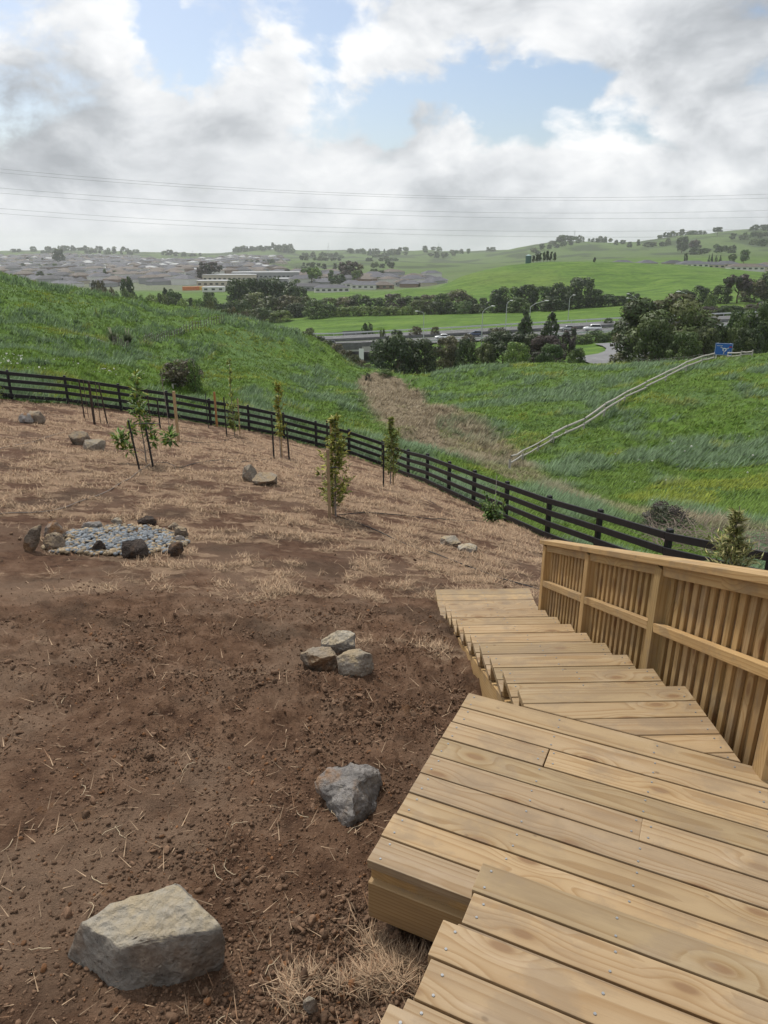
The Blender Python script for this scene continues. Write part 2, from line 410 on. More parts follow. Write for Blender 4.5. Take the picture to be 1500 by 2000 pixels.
def M_wood(name, tint=(1, 1, 1), weather=0.0, scale=1.0):
    """pressure treated pine, grain along the object's local X, different for every board"""
    m, t, b = new_mat(name, .62, .25)
    tcn = t.new('ShaderNodeTexCoord'); oi = t.new('ShaderNodeObjectInfo'); rn = oi.outputs['Random']
    wn = t.new('ShaderNodeTexWhiteNoise'); wn.noise_dimensions = '1D'; t.l.new(rn, wn.inputs['W'])
    off = t.vmath('MULTIPLY', t.vmath('SUBTRACT', wn.outputs['Color'], (.5, .5, .5)), (60, .16, .0))
    sx = t.new('ShaderNodeSeparateXYZ'); t.l.new(wn.outputs['Color'], sx.inputs[0])
    zoff = t.math('ADD', t.math('MULTIPLY', sx.outputs[2], .12), .03)
    cz = t.new('ShaderNodeCombineXYZ'); t.l.new(zoff, cz.inputs[2])
    P0 = t.vmath('ADD', t.vmath('ADD', tcn.outputs['Object'], off), cz.outputs[0])
    # knots
    kv = t.new('ShaderNodeTexVoronoi'); kv.feature = 'F1'; kv.voronoi_dimensions = '2D'; kv.inputs['Scale'].default_value = 1.0
    t.l.new(t.vmath('MULTIPLY', P0, (2.1, 5.5, .0)), kv.inputs['Vector']); kd = kv.outputs['Distance']
    ksel = t.new('ShaderNodeSeparateColor'); t.l.new(kv.outputs['Color'], ksel.inputs[0])
    kon = t.math('GREATER_THAN', ksel.outputs[0], .50)
    kwarp = t.math('MULTIPLY', t.smooth(kd, .0, .42, 1.0, 0.0), kon)
    # growth rings cut by the board
    dn = t.new('ShaderNodeTexNoise'); t.l.new(t.vmath('MULTIPLY', P0, (1.3, 6, 6)), dn.inputs['Vector']); dn.inputs['Scale'].default_value = 1.0; dn.inputs['Detail'].default_value = 2
    dw = t.vmath('SCALE', t.vmath('SUBTRACT', dn.outputs['Color'], (.5, .5, .5)), .035)
    Pr = t.vmath('ADD', t.vmath('MULTIPLY', P0, (.02, 1, 1)), dw)
    kz = t.new('ShaderNodeCombineXYZ'); t.l.new(t.math('MULTIPLY', kwarp, .045), kz.inputs[2]); t.l.new(t.math('MULTIPLY', kwarp, .02), kz.inputs[1])
    Pr = t.vmath('ADD', Pr, kz.outputs[0])
    wv_ = t.new('ShaderNodeTexWave'); wv_.wave_type = 'RINGS'; wv_.rings_direction = 'X'; wv_.wave_profile = 'SAW'
    wv_.inputs['Scale'].default_value = 17.0 * scale; wv_.inputs['Distortion'].default_value = 1.2; wv_.inputs['Detail'].default_value = 3; wv_.inputs['Detail Scale'].default_value = 1.5
    t.l.new(Pr, wv_.inputs['Vector']); ring = wv_.outputs['Fac']
    fib = t.noise(t.vmath('MULTIPLY', P0, (5, 170, 170)), 1.0, 4, .6)
    blot = t.noise(t.vmath('MULTIPLY', P0, (2.2, 9, 9)), 1.0, 4, .6)
    base = t.ramp(ring, [(0.0, (.49, .365, .185)), (.6, (.46, .335, .165)), (.9, (.37, .245, .105)), (1.0, (.43, .31, .15))])
    base = t.mix(t.math('MULTIPLY', t.smooth(fib, .5, .8), .30), base, (.31, .21, .10, 1))
    base = t.mix(t.math('MULTIPLY', t.smooth(blot, .46, .70), .60), base, (.33, .235, .12, 1))
    base = t.mix(t.math('MULTIPLY', t.smooth(blot, .46, .25), .45), base, (.58, .465, .28, 1))
    hue = t.ramp(rn, [(0, (1.10, 1.07, 1.02)), (.3, (.86, .86, .90)), (.55, (1.14, 1.09, 1.0)), (.8, (.82, .83, .78)), (1, (1.0, .97, .90))])
    base = t.mix(1.0, base, hue, 'MULTIPLY')
    base = t.mix(1.0, base, (*tint, 1), 'MULTIPLY')
    kn = t.math('MULTIPLY', t.smooth(kd, .05, .12, 1.0, 0.0), kon)
    halo = t.math('MULTIPLY', t.smooth(kd, .08, .22, 1.0, 0.0), kon)
    base = t.mix(t.math('MULTIPLY', halo, .4), base, (.27, .165, .07, 1))
    base = t.mix(t.math('MULTIPLY', kn, .7), base, (.20, .11, .055, 1))
    mk = t.new('ShaderNodeTexVoronoi'); mk.inputs['Scale'].default_value = 1.0
    t.l.new(t.vmath('MULTIPLY', P0, (5.5, 9, 9)), mk.inputs['Vector'])
    mks = t.new('ShaderNodeSeparateColor'); t.l.new(mk.outputs['Color'], mks.inputs[0])
    spot = t.math('MULTIPLY', t.smooth(mk.outputs['Distance'], .03, .09, 1.0, 0.0), t.math('GREATER_THAN', mks.outputs[1], .55))
    base = t.mix(t.math('MULTIPLY', spot, .7), base, (.13, .085, .05, 1))
    if weather:
        mud = t.noise(tcn.outputs['Object'], 7.0, 6, .7)
        base = t.mix(t.math('MULTIPLY', t.smooth(mud, .35, .65), weather), base, (.22, .175, .125, 1))
    grime = t.noise(t.vmath('MULTIPLY', P0, (3, 4, 4)), 1.3, 5, .65)
    base = t.mix(t.math('MULTIPLY', t.smooth(grime, .50, .64), .5), base, (.25, .185, .12, 1))
    t.l.new(base, b.inputs['Base Color'])
    bump(t, b, t.math('ADD', t.math('MULTIPLY', fib, .6), t.math('MULTIPLY', ring, .4)), .35, .004)
    return m
def M_rock(name, base=(.20, .19, .18), lich=(.42, .37, .27), rust=0.0, top=None):
    m, t, b = new_mat(name, .92, .2)
    P = objcoord(t); oi = t.new('ShaderNodeObjectInfo')
    off = t.new('ShaderNodeCombineXYZ'); t.l.new(t.math('MULTIPLY', oi.outputs['Random'], 40.0), off.inputs[0])
    P = t.vmath('ADD', P, off.outputs[0])
    a = t.noise(P, 5.0, 7, .68); f_ = t.noise(P, 45.0, 5, .7); sp = t.noise(P, 14.0, 5, .7)
    dk = tuple(c * .42 for c in base); lt = tuple(min(1, c * 1.55) for c in base)
    c = t.ramp(a, [(.3, dk), (.5, base), (.72, lt)])
    c = t.mix(t.math('MULTIPLY', t.smooth(sp, .52, .7), .6), c, (*lich, 1))
    c = t.mix(t.math('MULTIPLY', t.smooth(f_, .58, .72), .55), c, (.05, .047, .045, 1))
    if rust: c = t.mix(t.math('MULTIPLY', t.smooth(t.noise(P, 3.0, 4, .6), .50, .64), rust), c, (.30, .15, .055, 1))
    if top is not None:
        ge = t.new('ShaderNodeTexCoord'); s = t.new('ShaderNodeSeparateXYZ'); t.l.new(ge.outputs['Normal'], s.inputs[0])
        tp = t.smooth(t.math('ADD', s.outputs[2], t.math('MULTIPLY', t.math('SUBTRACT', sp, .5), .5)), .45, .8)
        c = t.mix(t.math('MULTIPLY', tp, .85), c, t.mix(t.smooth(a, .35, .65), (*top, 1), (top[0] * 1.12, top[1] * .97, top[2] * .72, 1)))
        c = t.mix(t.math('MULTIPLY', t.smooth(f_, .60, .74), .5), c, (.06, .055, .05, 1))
    t.l.new(c, b.inputs['Base Color'])
    pits = t.new('ShaderNodeTexVoronoi'); pits.inputs['Scale'].default_value = 34.0; t.l.new(P, pits.inputs['Vector'])
    bump(t, b, t.math('ADD', t.noise(P, 16.0, 7, .72), t.math('MULTIPLY', pits.outputs['Distance'], .4)), 1.0, .042)
    return m
def M_leaf(name, rough=.5, trans=.25):
    """leaf colour comes from the mesh attribute 'col', with a small change for each plant"""
    m, t, b = new_mat(name, rough, .3)
    c = attr(t, 'col').outputs['Color']; oi = t.new('ShaderNodeObjectInfo')
    hsv = t.new('ShaderNodeHueSaturation'); t.l.new(c, hsv.inputs['Color'])
    t.l.new(t.math('ADD', .485, t.math('MULTIPLY', oi.outputs['Random'], .03)), hsv.inputs['Hue'])
    t.l.new(t.math('ADD', .82, t.math('MULTIPLY', t.math('FRACT', t.math('MULTIPLY', oi.outputs['Random'], 7.3)), .36)), hsv.inputs['Value'])
    t.l.new(hsv.outputs[0], b.inputs['Base Color'])
    tr = t.new('ShaderNodeBsdfTranslucent'); t.l.new(hsv.outputs[0], tr.inputs[0])
    mx = t.new('ShaderNodeMixShader'); mx.inputs[0].default_value = trans
    t.l.new(b.outputs[0], mx.inputs[1]); t.l.new(tr.outputs[0], mx.inputs[2])
    t.l.new(mx.outputs[0], m.node_tree.nodes['Material Output'].inputs[0])
    return m
MAT = {}
MAT['soil'] = M_soil(); MAT['pasture'] = M_grassland('pasture'); MAT['farland'] = M_grassland('far_pasture', True)
MAT['wood'] = M_wood('treated_pine', (.79, .785, .94)); MAT['wood_step'] = M_wood('treated_pine_muddy', (.84, .82, .94), .55)
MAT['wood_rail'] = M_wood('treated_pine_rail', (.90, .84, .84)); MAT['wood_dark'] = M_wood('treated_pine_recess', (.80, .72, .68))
MAT['black'] = plain('black_stained_timber', (.012, .012, .014), .55, .35, var=.35)
MAT['stake_black'] = plain('black_steel_stake', (.015, .015, .016), .5, .4)
MAT['steel'] = plain('galvanised_steel', (.30, .31, .32), .5, .4, .6)
MAT['dark'] = plain('dark_slot', (.02, .02, .022), .6)
MAT['hose'] = plain('irrigation_pipe', (.030, .028, .030), .6, .3); MAT['hose_dusty'] = plain('dusty_pipe', (.24, .20, .17), .8)
MAT['leaf'] = M_leaf('leaf'); MAT['grassblade'] = M_leaf('grass_blade', .7, .3); MAT['strawmat'] = M_leaf('straw', .9, .15)
MAT['bark'] = plain('bark', (.11, .085, .065), .9, .1, var=.4, scale=12); MAT['greybark'] = plain('grey_bark', (.22, .19, .165), .9, .1, var=.35, scale=14)
MAT['oldwood'] = plain('weathered_rail', (.42, .40, .36), .85, .1, var=.25, scale=9)
MAT['clod'] = M_rock('earth_clod', (.125, .080, .052), (.20, .135, .09), .35)

# ------------------------------------------------------------------ near ground (one sheet, split at the fence)
radii = np.concatenate([[.02], np.geomspace(.35, 165.0, 640)])
fine = np.arange(-40, 34.01, .155); side = np.concatenate([np.arange(40.6, 60, .8), np.arange(60, 180, 3.0)])
ang = np.radians(np.concatenate([-side[::-1], fine, np.arange(34.8, 40.2, .8), side])); na, nr = len(ang), len(radii)
GX = radii[:, None] * np.sin(ang)[None]; GY = radii[:, None] * np.cos(ang)[None]
GZ = near_h(GX, GY)
V = np.stack([GX, GY, GZ], -1).reshape(-1, 3)
ii, jj = np.meshgrid(np.arange(nr - 1), np.arange(na), indexing='ij'); j2 = (jj + 1) % na
Fq = np.stack([ii * na + jj, ii * na + j2, (ii + 1) * na + j2, (ii + 1) * na + jj], -1).reshape(-1, 4)[:, ::-1]
cx_ = V[Fq].mean(1); ins = inside_yard(cx_[:, 0], cx_[:, 1])
keep = (np.hypot(cx_[:, 0], cx_[:, 1]) < 60) | (cx_[:, 1] > -20)
def sub_sheet(sel, name, mat, attr_fn):
    f_ = Fq[sel]; used, inv = np.unique(f_, return_inverse=True)
    v = V[used]; me = np_mesh(name, v, inv.reshape(f_.shape), True, attr_fn(v))
    return tag(link(name, me, mat), kind='structure')
def damp_at(v):
    x, y = v[:, 0], v[:, 1]
    d = np.exp(-(((x - .75) / .75) ** 2 + ((y - 2.0) / 1.2) ** 2)) * .0 + np.clip(fbm(x * .8, y * 1.1, 4, 61) - .12, 0, 1) * 1.8 * (.45 + .55 * sstep(4, 7, y))
    return np.clip(d, 0, 1)
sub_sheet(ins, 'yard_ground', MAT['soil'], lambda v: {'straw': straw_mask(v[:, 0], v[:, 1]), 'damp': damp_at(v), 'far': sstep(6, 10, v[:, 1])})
GULLY = [at(745, 752, 92), at(760, 770, 85), at(800, 800, 68), at(850, 838, 56), at(905, 872, 49), at(950, 900, 43), at(1020, 935, 37), at(1100, 965, 32), at(1300, 1015, 24), at(1500, 1045, 20.5)]
GW = [3.0, 3.4, 4.0, 4.4, 4.0, 2.6, 1.2, .8, .8, .8]
def gully_mask(x, y):
    best = np.zeros(np.shape(x))
    for a, b, wa, wb in zip(GULLY[:-1], GULLY[1:], GW[:-1], GW[1:]):
        dx, dy = b.x - a.x, b.y - a.y; L2_ = dx * dx + dy * dy
        s_ = np.clip(((x - a.x) * dx + (y - a.y) * dy) / L2_, 0, 1)
        d = np.hypot(x - a.x - s_ * dx, y - a.y - s_ * dy) / (wa + (wb - wa) * s_)
        best = np.maximum(best, sstep(1.35, .65, d))
    return best
sub_sheet(~ins & keep, 'hillside', MAT['pasture'], lambda v: {'dry': gully_mask(v[:, 0], v[:, 1]) * (1 - .55 * sstep(0, 9, v[:, 0] - 2) * sstep(44, 30, v[:, 1]))})

# ------------------------------------------------------------------ timber stairs
HL = 2.3582
C0 = Vector((.4796, 3.4434, -HL)); YA = -.4362; e1 = Vector((math.cos(YA), math.sin(YA), 0)); n1v = Vector((-e1.y, e1.x, 0))
O2 = Vector((.7584, 3.4813, -HL)); YB = .03; e2 = Vector((math.cos(YB), math.sin(YB), 0)); n2v = Vector((-e2.y, e2.x, 0))
WID, RUN, RISE, BD, TH = .9593, .4258, .1579, .1445, .042
RISE1, RUN1, S1, OFF1 = .1686, .4275, 1.2985, .4712
stairs = empty('timber_stairs', (C0.x, C0.y, -HL), 'new pale pine stairs with a turning landing, stepping down the soil slope', 'stairs')
bpy.context.view_layer.update()
def screws(board, pts, parent_inv=True):
    """countersunk screw heads; pts in the board's local frame"""
    bm = bmesh.new()
    for (x, y, z) in pts:
        bmesh.ops.create_cone(bm, cap_ends=True, segments=10, radius1=.0050, radius2=.0044, depth=.003, matrix=Matrix.Translation((x, y, z)))
        bmesh.ops.create_cone(bm, cap_ends=True, segments=6, radius1=.0022, radius2=.0022, depth=.003, matrix=Matrix.Translation((x, y, z + .0006)))
    for f_ in bm.faces: f_.material_index = 1 if f_.calc_area() < .00003 and abs(f_.normal.z) > .5 and f_.calc_center_median().z > 0 else 0
    me = bm_mesh(bm); o = link('screws', me, [MAT['steel'], MAT['dark']], board); o['kind'] = 'stuff'
    return o
def place(o, origin, ex, ey, parent=stairs):
    """give a mesh object a frame with local X = ex, Y = ey under the stairs"""
    ez = ex.cross(ey)
    M = Matrix(((ex.x, ey.x, ez.x, origin.x), (ex.y, ey.y, ez.y, origin.y), (ex.z, ey.z, ez.z, origin.z), (0, 0, 0, 1)))
    o.parent = parent; o.matrix_parent_inverse = parent.matrix_world.inverted(); o.matrix_world = M
    return o
def board(name, origin, ex, ey, length, width=BD - .009, thick=TH, mat='wood', screw_x=(), parent=stairs, bev=.004):
    """origin = top face corner; board runs +ex, +ey; top face at the origin's height"""
    jl = rnd.uniform(-.003, .003)
    me = box_mesh((length, width, thick), bev, 2, (0, 0, -thick / 2))
    o = link(name, me, MAT[mat])
    c = origin + ex * (length / 2 + jl) + ey * (width / 2) + Vector((0, 0, rnd.uniform(-.0012, .0012)))
    q = Matrix.Rotation(rnd.uniform(-.0018, .0018), 3, 'Z')
    place(o, c, q @ ex, q @ ey, parent)
    if screw_x:
        pts = []
        for s_ in screw_x:
            for yy in (-width * .27, width * .27):
                pts.append((s_ - length / 2 + rnd.uniform(-.008, .008), yy + rnd.uniform(-.008, .008), .0012))
        screws(o, pts)
    return o
LAND = 3.0
joints = {2: .52, 4: 1.0, 6: 1.75, 7: 1.9, 1: 1.5}
for i in range(9):
    og = C0 - n1v * (BD * (i + 1) - .003) + e1 * rnd.uniform(-.004, .004)
    cuts = [0.0, LAND] if i not in joints else [0.0, joints[i], LAND]
    for a, b_ in zip(cuts[:-1], cuts[1:]):
        sx_ = [s_ - a for s_ in (.045, .52, 1.0, 1.5, 2.0, 2.5, 2.95) if a + .03 < s_ < b_ - .03]
        if a > 0: sx_ = [.03] + [s_ for s_ in sx_ if s_ > .12]
        if b_ < LAND: sx_ = [s_ for s_ in sx_ if s_ < b_ - a - .1] + [b_ - a - .03]
        board('landing_board', og + e1 * a, e1, n1v, b_ - a - .0015, screw_x=sx_)
# boards of the lower flight that die into the landing's edge board
def clip(poly, p, nrm):
    out = []
    for a, b_ in zip(poly, poly[1:] + poly[:1]):
        da, db = (a - p).dot(nrm), (b_ - p).dot(nrm)
        if da >= 0: out.append(a)
        if da * db < 0: out.append(a + (b_ - a) * (da / (da - db)))
    return out
for j in range(1, 7):
    q = [O2 - n2v * (BD * j - .003), O2 - n2v * (BD * j - .003) + e2 * WID, O2 - n2v * (BD * (j - 1) + .003) + e2 * WID, O2 - n2v * (BD * (j - 1) + .003)]
    q = clip(q, C0 + n1v * .004, n1v)
    if len(q) < 3: continue
    cen = sum(q, Vector()) / len(q)
    loc = [((p - cen).dot(e2), (p - cen).dot(n2v)) for p in q]
    o = link('landing_board', bm_mesh(poly_prism(loc, 0, TH, .003)), MAT['wood']); place(o, cen + Vector((0, 0, .0006)), e2, n2v)
    xr = (O2 + e2 * (WID - .05) - cen).dot(e2)
    screws(o, [(xr, (-n2v * (BD * (j - .5)) + O2 - cen).dot(n2v) + s_ * .035, .0012) for s_ in (-1, 1)])
# lower flight
BD2 = RUN / 3.0
for i in range(1, 10):
    z = Vector((0, 0, -RISE * i)); mt = 'wood' if i < 9 else 'wood_step'
    if i < 9:
        for k in range(3):
            board('tread_board', O2 + z + n2v * (RUN * i - BD2 * (k + 1) + .003), e2, n2v, WID, BD2 - .008, screw_x=(.045, .46, .91), mat=mt)
    else:
        for k in range(5):
            board('tread_board', O2 + z + n2v * (3.405 + .145 * k - .02) - e2 * .04, e2, n2v, 1.10, .14, screw_x=(.05, .55, 1.05), mat='wood_step')
    # riser hanging under the nosing of the step above
    zt = O2 + n2v * (RUN * (i - 1) - .045) + Vector((0, 0, -RISE * (i - 1) - TH - .001))
    rm_ = link('riser_board', box_mesh((WID - .006, .022, RISE - TH - .004), .002, 1, (0, 0, -(RISE - TH - .004) / 2)), MAT['wood_rail'])
    place(rm_, zt + e2 * (WID / 2), e2, n2v)
    # cleat under the open end of each step
    cl = link('cleat', box_mesh((.04, .30, .045), .003, 1), MAT['wood_dark'])
    place(cl, O2 + e2 * .065 + n2v * (RUN * (i - .5)) + Vector((0, 0, -RISE * i - TH - .024)), e2, n2v)
slope = math.atan2(RISE, RUN)
for off in (.02, .48, WID - .065):
    ln = math.hypot(RUN, RISE) * 8.55
    bm = bmesh.new(); bx(bm, (.045, ln, .235)); bmesh.ops.bevel(bm, geom=bm.edges[:], offset=.004, segments=1, affect='EDGES')
    # swap so that the grain runs along the stringer
    bmesh.ops.rotate(bm, verts=bm.verts[:], cent=(0, 0, 0), matrix=Matrix.Rotation(-math.pi / 2, 3, 'Z'))
    o = link('stringer', bm_mesh(bm), MAT['wood_rail'])
    dirv = (n2v * math.cos(slope) - Vector((0, 0, 1)) * math.sin(slope))
    c = O2 + e2 * (off + .0225) + n2v * (RUN * 4.15) + Vector((0, 0, -RISE * 4.15 - .335))
    place(o, c, dirv, -e2)
for k, (nn, up) in enumerate(((2.3, .0), (.35, .0))):
    o = link('bearer', box_mesh((1.32, .095, .14), .004), MAT['wood_dark'])
    place(o, O2 + e2 * .52 + n2v * nn + Vector((0, 0, -RISE * nn / RUN - .52)), e2, n2v)
# framing of the bottom step
for k in range(2):
    o = link('step_frame', box_mesh((.66, .045, .19 - .001 * k), .004), MAT['wood_rail'])
    place(o, O2 - e2 * (.012 - k * 1.04) + n2v * 3.735 + Vector((0, 0, -RISE * 9 - TH - .1)), n2v, -e2)
o = link('step_frame', box_mesh((1.0, .045, .19), .004), MAT['wood_rail']); place(o, O2 + e2 * .508 + n2v * 4.03 + Vector((0, 0, -RISE * 9 - TH - .1)), e2, n2v)
for k in range(2):
    o = link('block', box_mesh((.10, .10, .075 + .03 * k), .004), MAT['wood']); place(o, O2 - e2 * .005 + n2v * (3.36 - .02 * k) + Vector((0, 0, -RISE * 9 - .02 - .10 * k)), e2, n2v)
# fascia and frame of the landing
def fascia(a, b_, drop_, hgt, mat='wood_rail', th=.045, name='fascia_board'):
    d = (b_ - a); L = d.length; d.normalize(); s_ = Vector((-d.y, d.x, 0))
    o = link(name, box_mesh((L, th, hgt), .004, 1), MAT[mat]); place(o, (a + b_) / 2 + s_ * (th / 2 + .012) - Vector((0, 0, drop_ + hgt / 2)), d, s_)
    return o
near_l = C0 - n1v * (BD * 9); near_r = near_l + e1 * LAND
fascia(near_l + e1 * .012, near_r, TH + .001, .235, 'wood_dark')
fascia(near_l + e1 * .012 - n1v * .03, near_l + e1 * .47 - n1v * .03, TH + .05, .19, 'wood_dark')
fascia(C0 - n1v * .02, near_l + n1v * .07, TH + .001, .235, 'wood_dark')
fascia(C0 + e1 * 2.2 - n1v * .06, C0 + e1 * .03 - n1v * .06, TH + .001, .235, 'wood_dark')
for s_, nn in ((.12, .15), (.12, 1.1), (1.3, 1.1), (1.4, .2), (2.6, 1.1), (2.6, .15)):
    p = C0 + e1 * s_ - n1v * nn; g = H1(p.x, p.y)
    hh = (-HL - TH) - g + .25
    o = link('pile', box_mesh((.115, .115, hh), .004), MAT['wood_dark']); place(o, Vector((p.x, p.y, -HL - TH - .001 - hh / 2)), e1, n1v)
# upper flight, rising towards and past the camera
for k in range(1, 8):
    z = Vector((0, 0, RISE1 * k))
    for j in range(3):
        bw = RUN1 / 3.0
        og = C0 + e1 * (OFF1 + rnd.uniform(-.006, .006) + (.012 if j == 1 else 0)) - n1v * (S1 - .035 + RUN1 * (k - 1) + bw * (j + 1) - .003) + z
        board('tread_board', og, e1, n1v, 2.3, bw - .009, screw_x=(.045, .50, 1.0, 1.5, 2.0, 2.25))
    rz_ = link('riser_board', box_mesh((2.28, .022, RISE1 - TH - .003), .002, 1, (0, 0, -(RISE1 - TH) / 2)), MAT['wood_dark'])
    place(rz_, C0 + e1 * (OFF1 + 1.15) - n1v * (S1 + RUN1 * (k - 1) + .012) + z - Vector((0, 0, TH + .001)), e1, n1v)
slope1 = math.atan2(RISE1, RUN1)
for off in (.03, 1.12, 2.2):
    ln = math.hypot(RUN1, RISE1) * 7.2
    dirv = (-n1v * math.cos(slope1) + Vector((0, 0, 1)) * math.sin(slope1))
    o = link('stringer', box_mesh((ln, .045, .24), .004), MAT['wood_dark'])
    place(o, C0 + e1 * (OFF1 + off) - n1v * (S1 + RUN1 * 3.7) + Vector((0, 0, RISE1 * 3.7 - .345)), dirv, e1)

# ------------------------------------------------------------------ balustrade along the lower flight
tanS = RISE / RUN
rail = empty('balustrade', tuple(O2 + e2 * (WID + .08) + n2v * 3.3 + Vector((0, 0, -3.3 * tanS - .2))), 'slatted pine balustrade with sloping cap rail beside the lower stairs', 'balustrade')
bpy.context.view_layer.update()
B0 = O2 + e2 * (WID + .03)
def bpt(e_, n_, z_): return B0 + e2 * e_ + n2v * n_ + Vector((0, 0, z_ - tanS * n_))
dS = (n2v * math.cos(slope) - Vector((0, 0, 1)) * math.sin(slope))            # down the slope
TOPZ = .745                                                                   # cap top above the nosing line
posts_n = [3.31, 1.985, .625, -.735]
def sloped(name, n_a, n_b, e_, zc, wid, thk, mat):
    L = (n_a - n_b) / math.cos(slope)
    o = link(name, box_mesh((L, wid, thk), .004, 2), MAT[mat])
    return place(o, bpt(e_, (n_a + n_b) / 2, zc), dS, -e2, rail)
for pn in posts_n:
    top = TOPZ - .045; ext_dn = .55
    o = link('post', box_mesh((top + ext_dn, .092, .092), .004, 1), MAT['wood_rail'])
    c = bpt(.046, pn, 0) + Vector((0, 0, (top - ext_dn) / 2 - .012))
    place(o, c, Vector((0, 0, 1)), e2, rail)
sloped('cap_rail', 3.42, -.86, .06, TOPZ - .021, .165, .042, 'wood_rail')
for a, b_ in zip(posts_n[:-1], posts_n[1:]):
    sloped('top_rail', a - .047, b_ + .047, .034, TOPZ - .082, .045, .07, 'wood_rail')
    sloped('mid_rail', a - .047, b_ + .047, .028, .262, .055, .06, 'wood_rail')
    span = (a - b_ - .092); cnt = int(round(span / .098)); st = span / cnt
    for k in range(cnt + 0):
        pn = a - .046 - st * (k + .5)
        # battens in front, wider palings behind them
        o = link('batten', box_mesh((TOPZ + .30, .048, .022), .002), MAT['wood_rail']); c = bpt(.072, pn, 0) + Vector((0, 0, (TOPZ - .075 - .375) / 2))
        place(o, c, Vector((0, 0, 1)), n2v, rail)
        o = link('paling', box_mesh((TOPZ + .30, st - .004, .018), .002), MAT['wood_rail']); c = bpt(.0925, pn - st / 2, 0) + Vector((0, 0, (TOPZ - .08 - .375) / 2))
        place(o, c, Vector((0, 0, 1)), n2v, rail)

# ------------------------------------------------------------------ black post and rail fence
fence = empty('rail_fence', tuple(FENCE_ALL[9]), 'black four-rail timber fence running along the bottom of the yard', 'fence')
bpy.context.view_layer.update()
FH = 1.20; RZ = [1.075, .775, .475, .17]
fp = [Vector((p.x, p.y, H1(p.x, p.y))) for p in FENCE_ALL]
post_me = box_mesh((.105, .105, FH + .35), .006, 1, (0, 0, (FH - .35) / 2)); cap_me = None
for i, p in enumerate(fp):
    a = fp[max(i - 1, 0)]; b_ = fp[min(i + 1, len(fp) - 1)]
    o = link('post', post_me, MAT['black']); o.rotation_euler = (rnd.uniform(-.008, .008), rnd.uniform(-.008, .008), math.atan2(b_.y - a.y, b_.x - a.x))
    o.parent = fence; o.matrix_parent_inverse = fence.matrix_world.inverted(); o.location = p
for a, b_ in zip(fp[:-1], fp[1:]):
    d = b_ - a; L = d.length; ex = d.normalized(); hz = Vector((d.x, d.y, 0)).normalized()
    ey = Vector((hz.y, -hz.x, 0))
    if ey.dot(-a) < 0: ey = -ey
    me = box_mesh((L - .004, .045, .14), .005, 1)
    for k, rz_ in enumerate(RZ):
        o = link('rail', me, MAT['black'])
        place(o, (a + b_) / 2 + ey * .078 + Vector((0, 0, rz_ + rnd.uniform(-.006, .006))), ex, ex.cross(ey).cross(ex) if False else ey, fence)
# ------------------------------------------------------------------ yard: stones
def rock_mesh(pts, seed=0, rough=.03, bev=.05, cuts=3):
    """stone from the convex hull of a point list, edges broken, surface chipped"""
    bm = bmesh.new()
    for p in pts: bm.verts.new(p)
    bmesh.ops.convex_hull(bm, input=bm.verts[:])
    loose = [v for v in bm.verts if not v.link_faces]
    if loose: bmesh.ops.delete(bm, geom=loose, context='VERTS')
    bmesh.ops.dissolve_limit(bm, angle_limit=.12, verts=bm.verts[:], edges=bm.edges[:])
    bmesh.ops.bevel(bm, geom=bm.edges[:], offset=bev, segments=2, affect='EDGES', profile=.6, clamp_overlap=True)
    bmesh.ops.remove_doubles(bm, verts=bm.verts[:], dist=bev * .08)
    bmesh.ops.triangulate(bm, faces=bm.faces[:])
    size = max((max(v.co[k] for v in bm.verts) - min(v.co[k] for v in bm.verts)) for k in range(3))
    for _ in range(cuts):
        lim = size / 22.0
        es = [e for e in bm.edges if e.calc_length() > lim]
        if not es: break
        bmesh.ops.subdivide_edges(bm, edges=es, cuts=1, use_grid_fill=False)
        bmesh.ops.triangulate(bm, faces=[f_ for f_ in bm.faces if len(f_.verts) > 3])
    bmesh.ops.remove_doubles(bm, verts=bm.verts[:], dist=size * .004)
    bm.normal_update()
    co = np.array([v.co for v in bm.verts]); no = np.array([v.normal for v in bm.verts])
    k = 3.2 / size; a = co * k + seed * 7.7
    n = (fbm(a[:, 0] + a[:, 2] * .6, a[:, 1] - a[:, 2] * .8, 4, seed) + fbm(a[:, 1] * 1.3 + a[:, 2], a[:, 0] - a[:, 2] * .5, 4, seed + 9)) * .5
    n2 = -np.abs(fbm(a[:, 0] * 3.1 + a[:, 2] * 2, a[:, 1] * 3.1 - a[:, 2] * 2.6, 3, seed + 4))
    n2 = np.clip(n2, -.8, 0); n = np.clip(n, -1, 1)
    co = co + no * ((n * 1.0 + n2 * .55) * rough * size)[:, None]
    for v, c in zip(bm.verts, co): v.co = c
    return bm_mesh(bm, 'stone', True)
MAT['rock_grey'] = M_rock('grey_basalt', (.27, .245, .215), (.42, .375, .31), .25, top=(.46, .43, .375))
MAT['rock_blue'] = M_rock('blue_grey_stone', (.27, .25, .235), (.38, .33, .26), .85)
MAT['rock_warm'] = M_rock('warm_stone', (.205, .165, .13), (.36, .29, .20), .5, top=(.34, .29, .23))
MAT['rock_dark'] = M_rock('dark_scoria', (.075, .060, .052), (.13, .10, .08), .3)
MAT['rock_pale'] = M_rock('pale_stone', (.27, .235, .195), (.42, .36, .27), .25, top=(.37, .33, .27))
def rel(pts, o): return [Vector(p) - o for p in pts]
def pz(u, v, z): return atz(u, v, z)
def put_stone(name, me, loc, mat, label, group=None, rot=(0, 0, 0)):
    o = link(name, me, MAT[mat], None, loc, rot); return tag(o, label, 'boulder', group)
